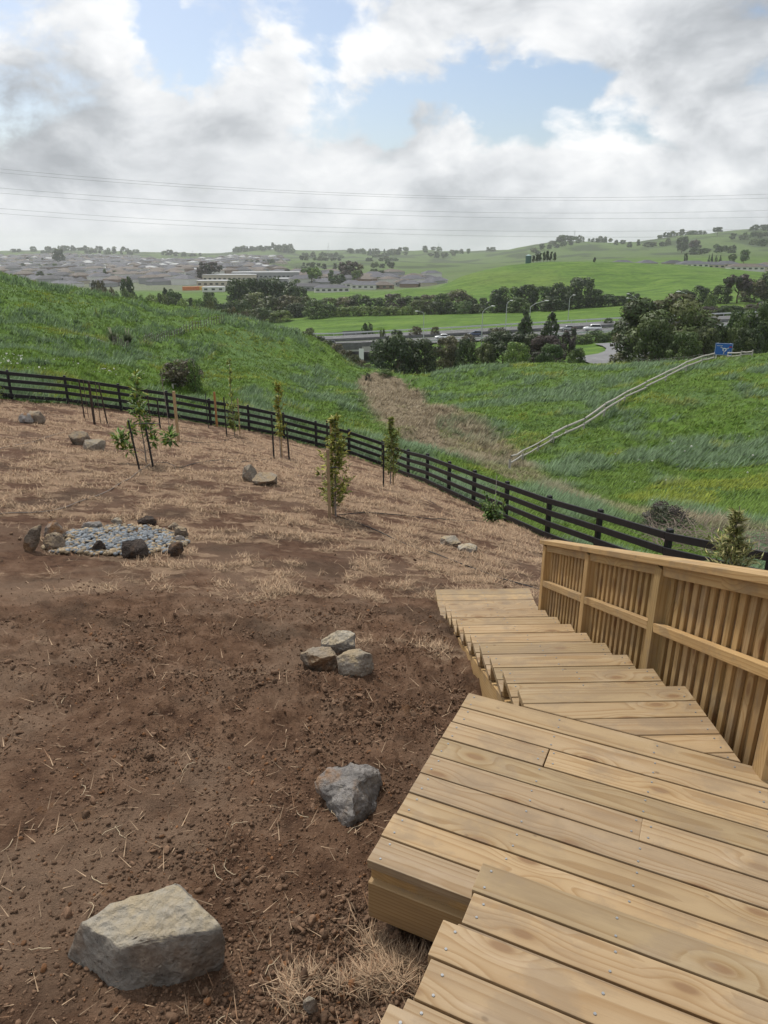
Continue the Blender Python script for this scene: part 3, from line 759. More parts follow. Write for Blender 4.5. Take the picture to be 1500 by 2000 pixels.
# big block at the lower left
g = -2.80
P_ = [pz(152, 1798, -2.53), pz(220, 1762, -2.51), pz(345, 1721, -2.45), pz(385, 1760, -2.45), pz(437, 1812, -2.47), pz(235, 1848, -2.52), pz(190, 1824, -2.53),
      *[hit(u, v) - Vector((0, 0, .03)) for u, v in ((131, 1868), (200, 1928), (232, 1938), (325, 1930), (432, 1892))], pz(447, 1838, -2.60), pz(350, 1740, -2.85), pz(180, 1800, -2.85)]
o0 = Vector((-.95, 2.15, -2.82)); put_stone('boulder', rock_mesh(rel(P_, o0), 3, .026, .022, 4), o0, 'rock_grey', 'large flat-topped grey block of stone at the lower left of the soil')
zz = H1(*hit(690, 1560)[:2]); dz_ = lambda k: zz + k
P_ = [pz(611, 1526, dz_(.10)), pz(639, 1500, dz_(.16)), pz(684, 1484, dz_(.20)), pz(716, 1489, dz_(.18)), pz(746, 1502, dz_(.10)), pz(748, 1532, dz_(.04)), pz(737, 1580, dz_(.02)), pz(724, 1606, dz_(.0)),
      pz(690, 1600, dz_(.14)), pz(687, 1624, dz_(-.01)), pz(663, 1622, dz_(-.01)), pz(649, 1578, dz_(.02)), pz(626, 1542, dz_(.03)), pz(690, 1540, dz_(.22)), pz(660, 1560, dz_(-.2)), pz(720, 1540, dz_(-.2))]
o0 = Vector(P_[-3]) * 1; o0.z = zz - .05; put_stone('boulder', rock_mesh(rel(P_, o0), 8, .05, .012, 4), o0, 'rock_blue', 'wedge-shaped blue-grey boulder with a rusty side beside the landing')
def blob_stone(u, v, wpx, hpx, mat, label, seed, group=None, depth=.8, sink=.25, name='boulder', rough=.035, lean=0.0, jag=1.0, square=.5):
    """stone standing on the ground; (u, v) = foot at the middle, width and height in photo pixels"""
    p = hit(u, v); t = p.dot(Vector((0, math.cos(PITCH), -math.sin(PITCH)))); w = wpx * t / FPX; h_ = hpx * t / FPX * 1.05
    r = random.Random(seed); pts = []
    for k in range(26):
        a = r.uniform(0, 2 * math.pi); zz_ = r.uniform(-1, 1); rr = math.sqrt(max(0, 1 - abs(zz_) ** (2 + square * 2))) * (1 - .22 * jag * r.random())
        pts.append(Vector((math.cos(a) * rr * w / 2 + lean * zz_ * h_ * .5, math.sin(a) * rr * w * depth / 2, (zz_ * (1 - .15 * jag * r.random())) * h_ * .62 + h_ * (.5 - sink * .5))))
    c = p + Vector((0, w * depth * .35, 0)); c.z = H1(c.x, c.y) - .02 * h_
    return put_stone(name, rock_mesh(pts, seed, rough, w * .07, 3), c, mat, label, group)
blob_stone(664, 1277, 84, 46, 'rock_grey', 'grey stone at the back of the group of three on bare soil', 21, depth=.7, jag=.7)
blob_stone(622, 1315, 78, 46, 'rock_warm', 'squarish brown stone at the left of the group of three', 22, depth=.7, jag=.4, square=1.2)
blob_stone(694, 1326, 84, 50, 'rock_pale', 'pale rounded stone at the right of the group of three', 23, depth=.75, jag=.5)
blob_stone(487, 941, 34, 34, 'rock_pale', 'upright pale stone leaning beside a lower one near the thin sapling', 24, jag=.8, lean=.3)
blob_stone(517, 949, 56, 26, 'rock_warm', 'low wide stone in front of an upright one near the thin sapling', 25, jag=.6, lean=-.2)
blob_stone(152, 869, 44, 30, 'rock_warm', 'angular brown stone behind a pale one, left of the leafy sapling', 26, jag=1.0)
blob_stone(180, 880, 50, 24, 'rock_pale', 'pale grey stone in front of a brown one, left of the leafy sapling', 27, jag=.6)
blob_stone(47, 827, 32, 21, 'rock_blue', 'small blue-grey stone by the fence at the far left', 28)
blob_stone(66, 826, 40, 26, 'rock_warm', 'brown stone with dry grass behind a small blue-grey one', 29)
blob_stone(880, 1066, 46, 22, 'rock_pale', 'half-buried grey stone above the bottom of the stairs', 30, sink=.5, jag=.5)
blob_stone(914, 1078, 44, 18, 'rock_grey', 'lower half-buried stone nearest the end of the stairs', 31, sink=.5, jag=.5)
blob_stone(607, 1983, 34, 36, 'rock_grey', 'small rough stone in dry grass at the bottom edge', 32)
blob_stone(1003, 1000, 10, 6, 'rock_dark', 'small dark lump of stone near the fence shrub', 33) if False else None
# ring of stones round the pebble bed
ringp = [(62, 1078, 36, 60, 'rock_warm', .5, 1.0, 'tall leaning slab at the left end of the pebble bed'), (104, 1058, 46, 40, 'rock_blue', .2, .7, 'rounded blue-grey stone behind the left slab of the pebble bed'),
         (104, 1078, 46, 36, 'rock_warm', 0, .6, 'reddish stone in front at the left of the pebble bed'), (175, 1036, 44, 17, 'rock_blue', 0, .7, 'low grey stone on the back left rim of the pebble bed'),
         (226, 1028, 24, 17, 'rock_grey', 0, .8, 'small stone in the middle of the back rim of the pebble bed'), (285, 1026, 40, 16, 'rock_dark', 0, .9, 'flat black stone on the back rim of the pebble bed'),
         (337, 1035, 24, 14, 'rock_warm', 0, .6, 'small brown stone at the back right of the pebble bed'), (352, 1053, 32, 26, 'rock_warm', 0, .6, 'brown stone at the right end of the pebble bed'),
         (349, 1062, 24, 18, 'rock_blue', 0, .6, 'small grey stone tucked at the right end of the pebble bed'), (343, 1087, 36, 30, 'rock_dark', .1, .9, 'dark stone with a white streak at the front right of the pebble bed'),
         (258, 1090, 62, 36, 'rock_dark', 0, .5, 'lumpy dark brown stone on the front rim of the pebble bed'), (192, 1083, 30, 26, 'rock_dark', .2, .9, 'small dark pointed stone on the front rim of the pebble bed'),
         (132, 1074, 16, 9, 'rock_blue', 0, .5, 'smallest grey stone inside the left of the pebble bed')]
for k, (u, v, w_, h_, m_, ln, jg, lb) in enumerate(ringp):
    blob_stone(u, v, w_, h_, m_, lb, 60 + k, 'stones round the pebble bed', .75, .2, 'boulder', .04, ln, jg)
# pebbles
ico = bmesh.new(); bmesh.ops.create_icosphere(ico, subdivisions=1, radius=1.0)
ICO_V = np.array([v.co for v in ico.verts]); ICO_F = np.array([[v.index for v in f_.verts] for f_ in ico.faces]); ico.free()
ico = bmesh.new(); bmesh.ops.create_icosphere(ico, subdivisions=2, radius=1.0)
ICO2_V = np.array([v.co for v in ico.verts]); ICO2_F = np.array([[v.index for v in f_.verts] for f_ in ico.faces]); ico.free()
def rot_mats(n, rng, tilt=.4):
    a = rng.uniform(0, 2 * np.pi, n); b = rng.normal(0, tilt, n); c = rng.normal(0, tilt, n)
    ca, sa, cb, sb, cc, sc = np.cos(a), np.sin(a), np.cos(b), np.sin(b), np.cos(c), np.sin(c)
    Rz = np.zeros((n, 3, 3)); Rz[:, 0, 0] = ca; Rz[:, 0, 1] = -sa; Rz[:, 1, 0] = sa; Rz[:, 1, 1] = ca; Rz[:, 2, 2] = 1
    Rx = np.zeros((n, 3, 3)); Rx[:, 0, 0] = 1; Rx[:, 1, 1] = cb; Rx[:, 1, 2] = -sb; Rx[:, 2, 1] = sb; Rx[:, 2, 2] = cb
    Ry = np.zeros((n, 3, 3)); Ry[:, 1, 1] = 1; Ry[:, 0, 0] = cc; Ry[:, 0, 2] = sc; Ry[:, 2, 0] = -sc; Ry[:, 2, 2] = cc
    return Rz @ Rx @ Ry
def scatter_lumps(name, pos, scl, cols, mat, jitter=.18, base=(ICO_V, ICO_F), tilt=.4, smooth=True):
    n = len(pos); bv, bf = base; rng = np.random.default_rng(len(pos))
    v = bv[None] * (1 + rng.normal(0, jitter, (n, len(bv), 1))) * scl[:, None, :]
    if jitter == 0.0:
        for _k in range(7):          # chop flat facets off each lump
            pn = rng.normal(0, 1, (n, 1, 3)); pn /= np.linalg.norm(pn, axis=2, keepdims=True); dd = (v / scl[:, None, :] * pn).sum(2, keepdims=True); ex = np.clip(dd - rng.uniform(.35, .8, (n, 1, 1)), 0, None); v = v - pn * ex * scl[:, None, :]
        v = v * (1 + rng.normal(0, .07, (n, len(bv), 1)))
    v = np.einsum('nij,nkj->nki', rot_mats(n, rng, tilt), v) + pos[:, None, :]
    f_ = bf[None] + (np.arange(n) * len(bv))[:, None, None]
    me = np_mesh(name, v.reshape(-1, 3), f_.reshape(-1, 3), smooth, {'col': np.repeat(cols, len(bv), 0)})
    o = link(name, me, mat); o['kind'] = 'stuff'; return o
def M_attrcol(name, rough=.85, nscale=30.0):
    m, t, b = new_mat(name, rough, .2); P = objcoord(t); n = t.noise(P, nscale, 5, .65)
    c = t.mix(t.math('MULTIPLY', t.smooth(n, .35, .7), .5), attr(t, 'col').outputs['Color'], (.05, .04, .03, 1)); t.l.new(c, b.inputs['Base Color'])
    bump(t, b, t.noise(P, nscale * 2, 5, .7), .7, .01); return m
MAT['pebble'] = M_attrcol('pebble', .7, 60); MAT['clods'] = M_attrcol('clods', .95, 45)
pc = [hit(u, v) for u, v in ((85, 1075), (120, 1048), (175, 1036), (290, 1030), (345, 1045), (350, 1075), (290, 1085), (215, 1086), (130, 1084))]
cx0 = sum(p.x for p in pc) / len(pc); cy0 = sum(p.y for p in pc) / len(pc)
rng = np.random.default_rng(3); nn = 1500; aa = rng.uniform(0, 2 * np.pi, nn); rr = np.sqrt(rng.uniform(0, 1, nn))
pa = np.array([math.atan2(p.y - cy0, p.x - cx0) for p in pc]); pr = np.array([math.hypot(p.x - cx0, p.y - cy0) for p in pc]); od = np.argsort(pa)
rad = np.interp(aa, np.concatenate([pa[od] + 2 * np.pi * k for k in (-1, 0, 1, 2)]), np.tile(pr[od], 4))
px_, py_ = cx0 + np.cos(aa) * rr * rad, cy0 + np.sin(aa) * rr * rad
sz = rng.uniform(.022, .042, nn); scl = np.stack([sz * rng.uniform(1.0, 1.5, nn), sz, sz * rng.uniform(.45, .7, nn)], 1)
pick = rng.random(nn); tanp = (rr > .75) | (px_ < cx0 - .55)
pal = np.where((pick < np.where(tanp, .3, .82))[:, None], np.array([[.24, .265, .29]]), np.array([[.40, .31, .20]])) * rng.uniform(.65, 1.35, (nn, 1))
po = scatter_lumps('pebble_bed', np.stack([px_, py_, near_h(px_, py_) + .03 + .05 * (1 - rr)], 1), scl, np.clip(pal, 0, .8), MAT['pebble'], .05, (ICO_V, ICO_F), .25)
tag(po, 'bed of grey and tan river pebbles ringed with stones', 'pebbles')
# clods of earth
def sample_yard(n, r0, r1, fn, seed, power=1.0):
    rng = np.random.default_rng(seed); out = []
    tot = 0
    while tot < n:
        m = n * 3; r = np.exp(rng.uniform(np.log(r0), np.log(r1), m)) if power == 1 else r0 + (r1 - r0) * rng.random(m) ** power
        a = np.radians(rng.uniform(-40, 31, m)); x, y = r * np.sin(a), r * np.cos(a)
        k = (rng.random(m) < fn(x, y)) & inside_yard(x, y); out.append(np.stack([x[k], y[k]], 1)); tot += k.sum()
    return np.concatenate(out)[:n]
def keep_off(x, y):
    """0 under the stairs' boards, 1 elsewhere"""
    lx = (x - C0.x) * e1.x + (y - C0.y) * e1.y; ln_ = (x - C0.x) * n1v.x + (y - C0.y) * n1v.y
    a = (lx > .02) & (ln_ < .0) & (ln_ > -1.3); b_ = (lx > .46) & (ln_ < -1.2)
    mx = (x - O2.x) * e2.x + (y - O2.y) * e2.y; mn = (x - O2.x) * n2v.x + (y - O2.y) * n2v.y
    c = (mx > -.1) & (mx < 1.2) & (mn > -.6) & (mn < 4.1)
    return 1.0 - (a | b_ | c)
def clod_density(x, y):
    return np.clip(rough_mask(x, y) * 1.0 - .25, .04, 1) * np.clip(.35 + fbm(x * 1.1, y * 1.6, 3, 41) * 1.5, .03, 1) * keep_off(x, y)
for nm, n, s0, s1, seed, base in (('soil_clods', 3400, .008, .030, 1, (ICO2_V, ICO2_F)), ('soil_crumbs', 40000, .004, .013, 2, (ICO_V, ICO_F))):
    q = sample_yard(n, 1.7, 13 if nm == 'soil_clods' else 8, clod_density if nm == 'soil_clods' else (lambda x, y: np.clip(clod_density(x, y) + .16 * keep_off(x, y), 0, 1)), seed); rng = np.random.default_rng(seed + 50)
    s_ = s0 + (s1 - s0) * rng.random(n) ** 4.5; sc_ = s_[:, None] * rng.uniform(.6, 1.3, (n, 3)); sc_[:, 2] *= .75
    cl_ = np.array([[.195, .118, .074]]) * rng.uniform(.55, 1.4, (n, 1)) * np.where(rng.random((n, 1)) < .06, np.array([[1.25, 1.0, .75]]), 1.0)
    o = scatter_lumps(nm, np.stack([q[:, 0], q[:, 1], near_h(q[:, 0], q[:, 1]) + s_ * .25], 1), sc_, cl_, MAT['clods'], 0.0 if nm == 'soil_clods' else .25, base, 1.0, False)
    tag(o, 'loose clods of brown earth over the yard' if nm == 'soil_clods' else 'fine crumbs of earth over the near soil', 'soil')

# ------------------------------------------------------------------ blades (straw, grass)
def blades_mesh(name, P, az, hgt, wid, lean, laz, cols, mat, normals=None, kind='stuff', bend=.0):
    n = len(P); pr = np.stack([np.cos(az), np.sin(az), np.zeros(n)], 1) * (wid / 2)[:, None]
    tip = P + np.stack([np.cos(laz) * lean * hgt, np.sin(laz) * lean * hgt, hgt * np.sqrt(np.clip(1 - lean ** 2, .02, 1))], 1)
    v = np.stack([P - pr, P + pr, tip], 1); gz = np.cross(v[:, 1] - v[:, 0], v[:, 2] - v[:, 0])[:, 2]
    sw = gz < 0; v[sw] = v[sw][:, [1, 0, 2]]; v = v.reshape(-1, 3); f_ = np.arange(3 * n).reshape(n, 3)
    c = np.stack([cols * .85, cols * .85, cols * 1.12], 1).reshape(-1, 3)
    nr_ = np.repeat(normals, 3, 0) if normals is not None else None
    me = np_mesh(name, v, f_, False, {'col': c}, nr_); o = link(name, me, mat); o['kind'] = kind; return o
def straw_density(x, y): return np.clip((straw_mask(x, y) - .32) * 2.0 * sstep(-.35, .25, fbm(x * 1.5, y * 2.3, 3, 88)), 0.0025, 1) * keep_off(x, y)
n = 120000; q = sample_yard(n, 1.6, 36, straw_density, 9); rng = np.random.default_rng(10)
L_ = rng.uniform(.035, .11, n) * (1 + .02 * np.hypot(q[:, 0], q[:, 1])); base = np.array([[.44, .315, .205]])
cl_ = base * rng.uniform(.5, 1.45, (n, 1)) * np.where(rng.random((n, 1)) < .2, np.array([[.6, .5, .45]]), 1.0)
la = rng.uniform(0, 2 * np.pi, n)
up = np.tile(np.array([[0, 0, 1.0]]), (n, 1)) + rng.normal(0, .35, (n, 3))
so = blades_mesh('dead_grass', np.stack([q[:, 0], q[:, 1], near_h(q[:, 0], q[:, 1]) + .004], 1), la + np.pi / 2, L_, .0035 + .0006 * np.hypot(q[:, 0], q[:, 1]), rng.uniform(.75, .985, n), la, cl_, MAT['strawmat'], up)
tag(so, 'dead sprayed grass lying over the yard soil', 'dead grass')
# pale roots and stalks on the bare soil
tl = []
for k in range(20):
    u = rnd.uniform(20, 720); v = rnd.choice([rnd.uniform(1200, 1700), rnd.uniform(1550, 1990)]); p = hit(u, v)
    if float(keep_off(np.array([p.x]), np.array([p.y]))[0]) < .5: continue
    a = rnd.uniform(0, 6.28); pts = []; q_ = Vector((p.x, p.y))
    for s_ in range(5):
        pts.append(Vector((q_.x, q_.y, H1(q_.x, q_.y) + .006 + .012 * (s_ in (1, 2, 3)) * rnd.random()))); a += rnd.uniform(-.8, .8); q_ = q_ + Vector((math.cos(a), math.sin(a))) * rnd.uniform(.015, .045)
    tl.append(tube(pts, [.0018, .0022, .002, .0016, .0008], 4))
so = link('dry_roots', tubes_mesh(tl), plain('dry_root', (.50, .40, .27), .9)); tag(so, 'pale dry roots scattered on the bare soil', 'roots', None, 'stuff')

# ------------------------------------------------------------------ irrigation pipes
def ground_line(px, step=.12, lift=.015):
    pts = [hit(u, v) for u, v in px]; out = []
    for i in range(len(pts) - 1):      # Catmull-Rom on the ground
        p0, p1, p2, p3 = pts[max(i - 1, 0)], pts[i], pts[i + 1], pts[min(i + 2, len(pts) - 1)]
        m = max(2, int((p2 - p1).length / step))
        for k in range(m):
            s_ = k / m; out.append(.5 * ((2 * p1) + (p2 - p0) * s_ + (2 * p0 - 5 * p1 + 4 * p2 - p3) * s_ ** 2 + (3 * p1 - p0 - 3 * p2 + p3) * s_ ** 3))
    out.append(pts[-1]); xy = np.array([(p.x, p.y) for p in out]); z = near_h(xy[:, 0], xy[:, 1])
    z = np.convolve(np.pad(z, 2, mode='edge'), np.ones(5) / 5, 'valid')
    return [Vector((a[0], a[1], b_ + lift)) for a, b_ in zip(xy, z)]
for px, m_, lb in (([(-60, 1012), (20, 1003), (100, 999), (150, 985), (205, 962), (245, 940), (278, 916), (297, 904)], 'hose_dusty', 'dusty grey pipe curving from the left edge to the leafy sapling'),
                   ([(-40, 886), (30, 870), (75, 860), (105, 850), (130, 846)], 'hose_dusty', 'thin pipe on the soil at the left, above the pair of stones'),
                   ([(297, 904), (325, 906), (352, 913), (385, 905), (430, 899), (480, 902), (540, 893)], 'hose', 'dark pipe between the leafy sapling and the thin sapling'),
                   ([(335, 862), (370, 864), (420, 864), (460, 856), (480, 868)], 'hose', 'short dark pipe behind, near the timber stake'),
                   ([(662, 1006), (720, 1003), (790, 1008), (860, 1015), (930, 1018), (960, 1018)], 'hose', 'dark pipe from the staked column shrub across to the fence shrub'),
                   ([(660, 1010), (700, 1024), (745, 1042), (800, 1066), (850, 1084), (905, 1104), (960, 1124), (1010, 1140), (1054, 1152)], 'hose', 'long dark pipe from the staked column shrub down to the stairs'),
                   ([(765, 948), (800, 962), (850, 985), (900, 1000)], 'hose', 'dark pipe running from the slim shrub along the fence')):
    P2 = ground_line(px); tag(link('irrigation_pipe', tubes_mesh([tube(P2, .0085, 6)]), MAT[m_]), lb, 'pipe', 'irrigation pipes on the yard')

# ------------------------------------------------------------------ saplings and stakes
LEAFN = np.array([[0, 0, 0], [.32, .42, .05], [1, 0, -.12], [.32, -.42, .05]])
def leaves_mesh(name, base, direc, length, width, cols, mat=None, parent=None, normals=None):
    """diamond leaves: base point, direction, length, width"""
    n = len(base); d = direc / np.linalg.norm(direc, axis=1, keepdims=True)
    up = np.tile(np.array([[0, 0, 1.0]]), (n, 1)) + RNG.normal(0, .5, (n, 3)); s_ = np.cross(d, up); s_ /= np.maximum(np.linalg.norm(s_, axis=1, keepdims=True), 1e-6)
    w_ = np.cross(s_, d)
    v = np.empty((n, 4, 3))
    for k, (a, b_, c) in enumerate(LEAFN): v[:, k] = base + d * (a * length)[:, None] + s_ * (b_ * width)[:, None] + w_ * (c * length)[:, None]
    f_ = np.arange(4 * n).reshape(n, 4)
    ou = base * np.array([[1, 1, 0.0]]); ou = ou / np.maximum(np.linalg.norm(ou, axis=1, keepdims=True), .03); normals = ou * .45 + np.array([[0, 0, .8]]) + RNG.normal(0, .3, (n, 3))
    gn = np.cross(v[:, 1] - v[:, 0], v[:, 2] - v[:, 0]); fl = (gn * normals).sum(1) < 0; v[fl] = v[fl][:, ::-1]
    me = np_mesh(name, v.reshape(-1, 3), f_, False, {'col': np.repeat(cols, 4, 0)}, None if normals is None else np.repeat(normals, 4, 0))
    return link(name, me, mat or MAT['leaf'], parent)
def leafcol(n, cols, rng): 
    cols = np.array(cols); return cols[rng.integers(0, len(cols), n)] * rng.uniform(.7, 1.35, (n, 1))
def sapling(u, v, vtop, label, kind, seed, cat='sapling', tilt=0.0, foot=None):
    p = foot or hit(u, v); t = p.y * math.cos(PITCH) - p.z * math.sin(PITCH); hgt = (v - vtop) * t / FPX / math.cos(PITCH - .02)
    if foot is not None: d_ = pxdir(u, vtop); hgt = d_.z * (p.y / d_.y) - p.z
    rng = np.random.default_rng(seed); root = empty('sapling', p, label, cat)
    bpy.context.view_layer.update()
    def rel_(x): return x
    stem = []; k_ = 7
    for i in range(k_): s_ = i / (k_ - 1); stem.append(Vector((tilt * s_ * hgt + .015 * math.sin(s_ * 5 + seed), .015 * math.cos(s_ * 4 + seed), s_ * hgt * .97 - .03)))
    rs = .011 + .004 * hgt
    tl_ = [tube(stem, [rs * (1 - .75 * i / (k_ - 1)) for i in range(k_)], 6)]
    def sp(s_): i = min(int(s_ * (k_ - 1)), k_ - 2); f__ = s_ * (k_ - 1) - i; return stem[i].lerp(stem[i + 1], f__)
    if kind == 'column':
        nb = int(80 * hgt / 1.8); B = []; Dr = []
        for i in range(nb):
            s_ = rng.uniform(.06, .97) ** .9; a = rng.uniform(0, 6.28); ln_ = (.37 if s_ < .72 else .14) * rng.uniform(.5, 1.1) * (1.15 - .6 * s_)
            p0 = sp(s_); e_ = p0 + Vector((math.cos(a) * ln_ * .8, math.sin(a) * ln_ * .8, ln_ * 1.0)); tl_.append(tube([p0, p0.lerp(e_, .5) + Vector((0, 0, -.01)), e_], [.004, .003, .0015], 4))
            for j in range(24 if s_ < .72 else 12):
                f__ = rng.uniform(.15, 1.05); q_ = p0.lerp(e_, f__); B.append(q_[:]); Dr.append((math.cos(a) * .6 + rng.normal(0, .6), math.sin(a) * .6 + rng.normal(0, .6), rng.uniform(-.3, .9)))
        B = np.array(B); Dr = np.array(Dr); m = len(B); L__ = rng.uniform(.06, .13, m); W__ = L__ * .36
        cols = leafcol(m, [(.19, .24, .045), (.26, .30, .05), (.34, .34, .06), (.14, .18, .035), (.40, .36, .10)], rng)
    elif kind == 'broad':
        B = []; Dr = []
        groups_ = [(0, 0, .93, .13, 26), (.02, 0, .78, .22, 46), (-.03, 0, .62, .24, 50), (.03, 0, .5, .25, 40), (-.55, 0, .27, .22, 60), (-.30, .1, .36, .2, 42), (.15, 0, .36, .22, 40), (.62, .05, .28, .22, 56), (-.38, 0, .16, .15, 20), (.24, .05, .25, .15, 24)]
        for gx, gy, gz, gr, m in groups_:
            c = Vector((gx, gy, gz * hgt)); p0 = sp(max(.05, gz - .12)); tl_.append(tube([p0, p0.lerp(c, .6) + Vector((0, 0, -.03)), c], [.007, .005, .002], 5))
            for j in range(int(m * 1.7)):
                d = rng.normal(0, 1, 3); d /= np.linalg.norm(d); B.append(np.array(c) + d * gr * rng.uniform(.05, .75) * np.array([1, 1, 1.25])); Dr.append(d + np.array([0, 0, .25]))
        B = np.array(B); Dr = np.array(Dr); m = len(B); L__ = rng.uniform(.10, .17, m); W__ = L__ * .55
        cols = leafcol(m, [(0.105, 0.225, 0.045), (0.150, 0.285, 0.068), (0.068, 0.150, 0.033), (0.225, 0.330, 0.090), (0.300, 0.360, 0.060)], rng)
    elif kind == 'thin':
        B = []; Dr = []
        for i in range(44):
            s_ = rng.uniform(.28, .99); a = rng.uniform(0, 6.28); ln_ = rng.uniform(.1, .28) * (1.2 - .6 * s_); p0 = sp(s_); e_ = p0 + Vector((math.cos(a) * ln_, math.sin(a) * ln_, ln_ * 1.1))
            tl_.append(tube([p0, e_], [.004, .0015], 4))
            for j in range(15): q_ = p0.lerp(e_, rng.uniform(.2, 1.0)); B.append(q_[:]); Dr.append(rng.normal(0, 1, 3) + np.array([0, 0, .2]))
        B = np.array(B); Dr = np.array(Dr); m = len(B); L__ = rng.uniform(.08, .14, m); W__ = L__ * .5
        cols = leafcol(m, [(0.255, 0.270, 0.038), (0.330, 0.315, 0.045), (0.150, 0.195, 0.030), (0.390, 0.330, 0.060)], rng)
    elif kind == 'thinlow':
        B = []; Dr = []
        for i in range(60):
            s_ = rng.choice([rng.uniform(.06, .42), rng.uniform(.06, .42), rng.uniform(.5, .98)]); a = rng.uniform(0, 6.28); ln_ = (.34 if s_ < .45 else .14) * rng.uniform(.5, 1.0); p0 = sp(s_); e_ = p0 + Vector((math.cos(a) * ln_, math.sin(a) * ln_, ln_ * .7))
            tl_.append(tube([p0, e_], [.004, .0015], 4))
            for j in range(13 if s_ < .45 else 7): q_ = p0.lerp(e_, rng.uniform(.2, 1.0)); B.append(q_[:]); Dr.append(rng.normal(0, 1, 3))
        B = np.array(B); Dr = np.array(Dr); m = len(B); L__ = rng.uniform(.09, .15, m); W__ = L__ * .5
        cols = leafcol(m, [(0.150, 0.210, 0.038), (0.225, 0.255, 0.045), (0.105, 0.150, 0.030), (0.300, 0.285, 0.060)], rng)
    elif kind == 'shrub':
        B = []; Dr = []
        for i in range(26):
            a = rng.uniform(0, 6.28); rr_ = rng.uniform(.05, .34); e_ = Vector((math.cos(a) * rr_, math.sin(a) * rr_, rng.uniform(.35, 1.0) * hgt)); p0 = Vector((0, 0, -.02)); tl_.append(tube([p0, e_ * .5 + Vector((0, 0, .04)), e_], [.006, .004, .002], 4))
            for j in range(17): B.append((p0.lerp(e_, rng.uniform(.3, 1.0)) + Vector(rng.normal(0, .05, 3)))[:]); Dr.append(rng.normal(0, 1, 3) + np.array([0, 0, .1]))
        B = np.array(B); Dr = np.array(Dr); m = len(B); L__ = rng.uniform(.09, .16, m); W__ = L__ * .42
        cols = leafcol(m, [(0.090, 0.188, 0.038), (0.150, 0.255, 0.053), (0.060, 0.120, 0.030), (0.225, 0.300, 0.075)], rng)
    else:       # 'spiky' : dense narrow pale leaves
        B = []; Dr = []
        for i in range(170):
            s_ = rng.uniform(.2, .98); a = rng.uniform(0, 6.28); ln_ = (.34 if s_ < .60 else max(.08, .34 - (s_ - .60) * 1.6)) * rng.uniform(.5, 1.1); p0 = sp(s_ * .95); e_ = p0 + Vector((math.cos(a) * ln_, math.sin(a) * ln_, ln_ * .8))
            tl_.append(tube([p0, e_], [.003, .0012], 3))
            for j in range(17): B.append(p0.lerp(e_, rng.uniform(.1, 1.05))[:]); Dr.append(np.array([math.cos(a), math.sin(a), .8]) + rng.normal(0, .55, 3))
        B = np.array(B); Dr = np.array(Dr); m = len(B); L__ = rng.uniform(.06, .12, m); W__ = L__ * .2
        cols = leafcol(m, [(0.180, 0.195, 0.053), (0.285, 0.270, 0.090), (0.120, 0.143, 0.038), (0.450, 0.405, 0.180), (0.225, 0.240, 0.075)], rng)
    link('stem', tubes_mesh(tl_), MAT['greybark'], root)
    leaves_mesh('leaves', B, Dr, L__, W__, cols, None, root)
    return root
def stake(u, v, vtop, label, mat, w=.022, lean=(0, 0), tie=None, cat='stake', name='stake'):
    p = hit(u, v); t = p.y * math.cos(PITCH) - p.z * math.sin(PITCH); hgt = (v - vtop) * t / FPX / math.cos(PITCH - .02)
    root = empty(name, p, label, cat); bpy.context.view_layer.update()
    bm = bmesh.new(); bx(bm, (w, w, hgt + .2), (0, 0, (hgt - .2) / 2)); bmesh.ops.bevel(bm, geom=bm.edges[:], offset=w * .12, segments=1, affect='EDGES')
    if mat == 'steel_y':        # three-winged steel standard
        bm.free(); bm = bmesh.new()
        for a in (0, 2.09, 4.19): bx(bm, (w * .3, w, hgt + .2), (math.sin(a) * w * .4, math.cos(a) * w * .4, (hgt - .2) / 2), Matrix.Rotation(-a, 3, 'Z'))
    o = link('shaft', bm_mesh(bm), MAT['stake_black'] if mat in ('black', 'steel_y') else MAT[mat], root); o.rotation_euler = (lean[1], lean[0], 0)
    if tie: 
        for zf, ln_ in tie:
            tl_ = [tube([Vector((0, 0, zf * hgt)), Vector((ln_ * .5, .02, zf * hgt + .012)), Vector((ln_, .01, zf * hgt))], .012, 5)]
            link('tie', tubes_mesh(tl_), MAT['stake_black'], root)
    return root
MAT['stake_red'] = M_wood('red_brown_stake', (.85, .55, .42)); MAT['stake_dark'] = plain('dark_stained_stake', (.045, .03, .024), .8)
sapling(285, 906, 733, 'young tree with clusters of glossy green leaves between two black stakes', 'broad', 1)
stake(272, 916, 824, 'black stake with a cross tie left of the leafy sapling', 'black', .035, (-.10, 0), [(.92, .58)])
stake(299, 912, 838, 'black stake just right of the leafy sapling stem', 'black', .04, (-.07, 0))
stake(165, 817, 746, 'leftmost dark stake of the bare staked group by the fence', 'stake_dark', .04)
stake(173, 816, 745, 'thin pale stem inside the bare staked group by the fence', 'bark', .02)
stake(185, 829, 750, 'thick black stake in front of the bare staked group', 'stake_dark', .07)
stake(197, 827, 752, 'slim brown stem between stakes in the bare staked group', 'bark', .022)
stake(210, 828, 753, 'rightmost dark stake of the bare staked group by the fence', 'stake_dark', .045, (-.08, 0))
stake(294, 824, 763, 'dark stake at the fence behind the leafy sapling', 'stake_dark', .04)
stake(313, 836, 782, 'short black stake right behind the leafy sapling', 'black', .05)
stake(331, 836, 738, 'tall thin bare stem bending over the fence rails', 'greybark', .022, (-.05, 0))
stake(349, 862, 769, 'pale timber stake standing right of the leafy sapling', 'wood', .085)
stake(407, 835, 771, 'thin black stake left of the reddish stake', 'black', .03)
stake(424, 834, 769, 'reddish timber stake against the fence', 'stake_red', .085)
sapling(458, 850, 706, 'tall thin young tree with a leafy base beside a black stake', 'thinlow', 2)
stake(443, 852, 779, 'black stake left of the tall thin young tree', 'black', .045)
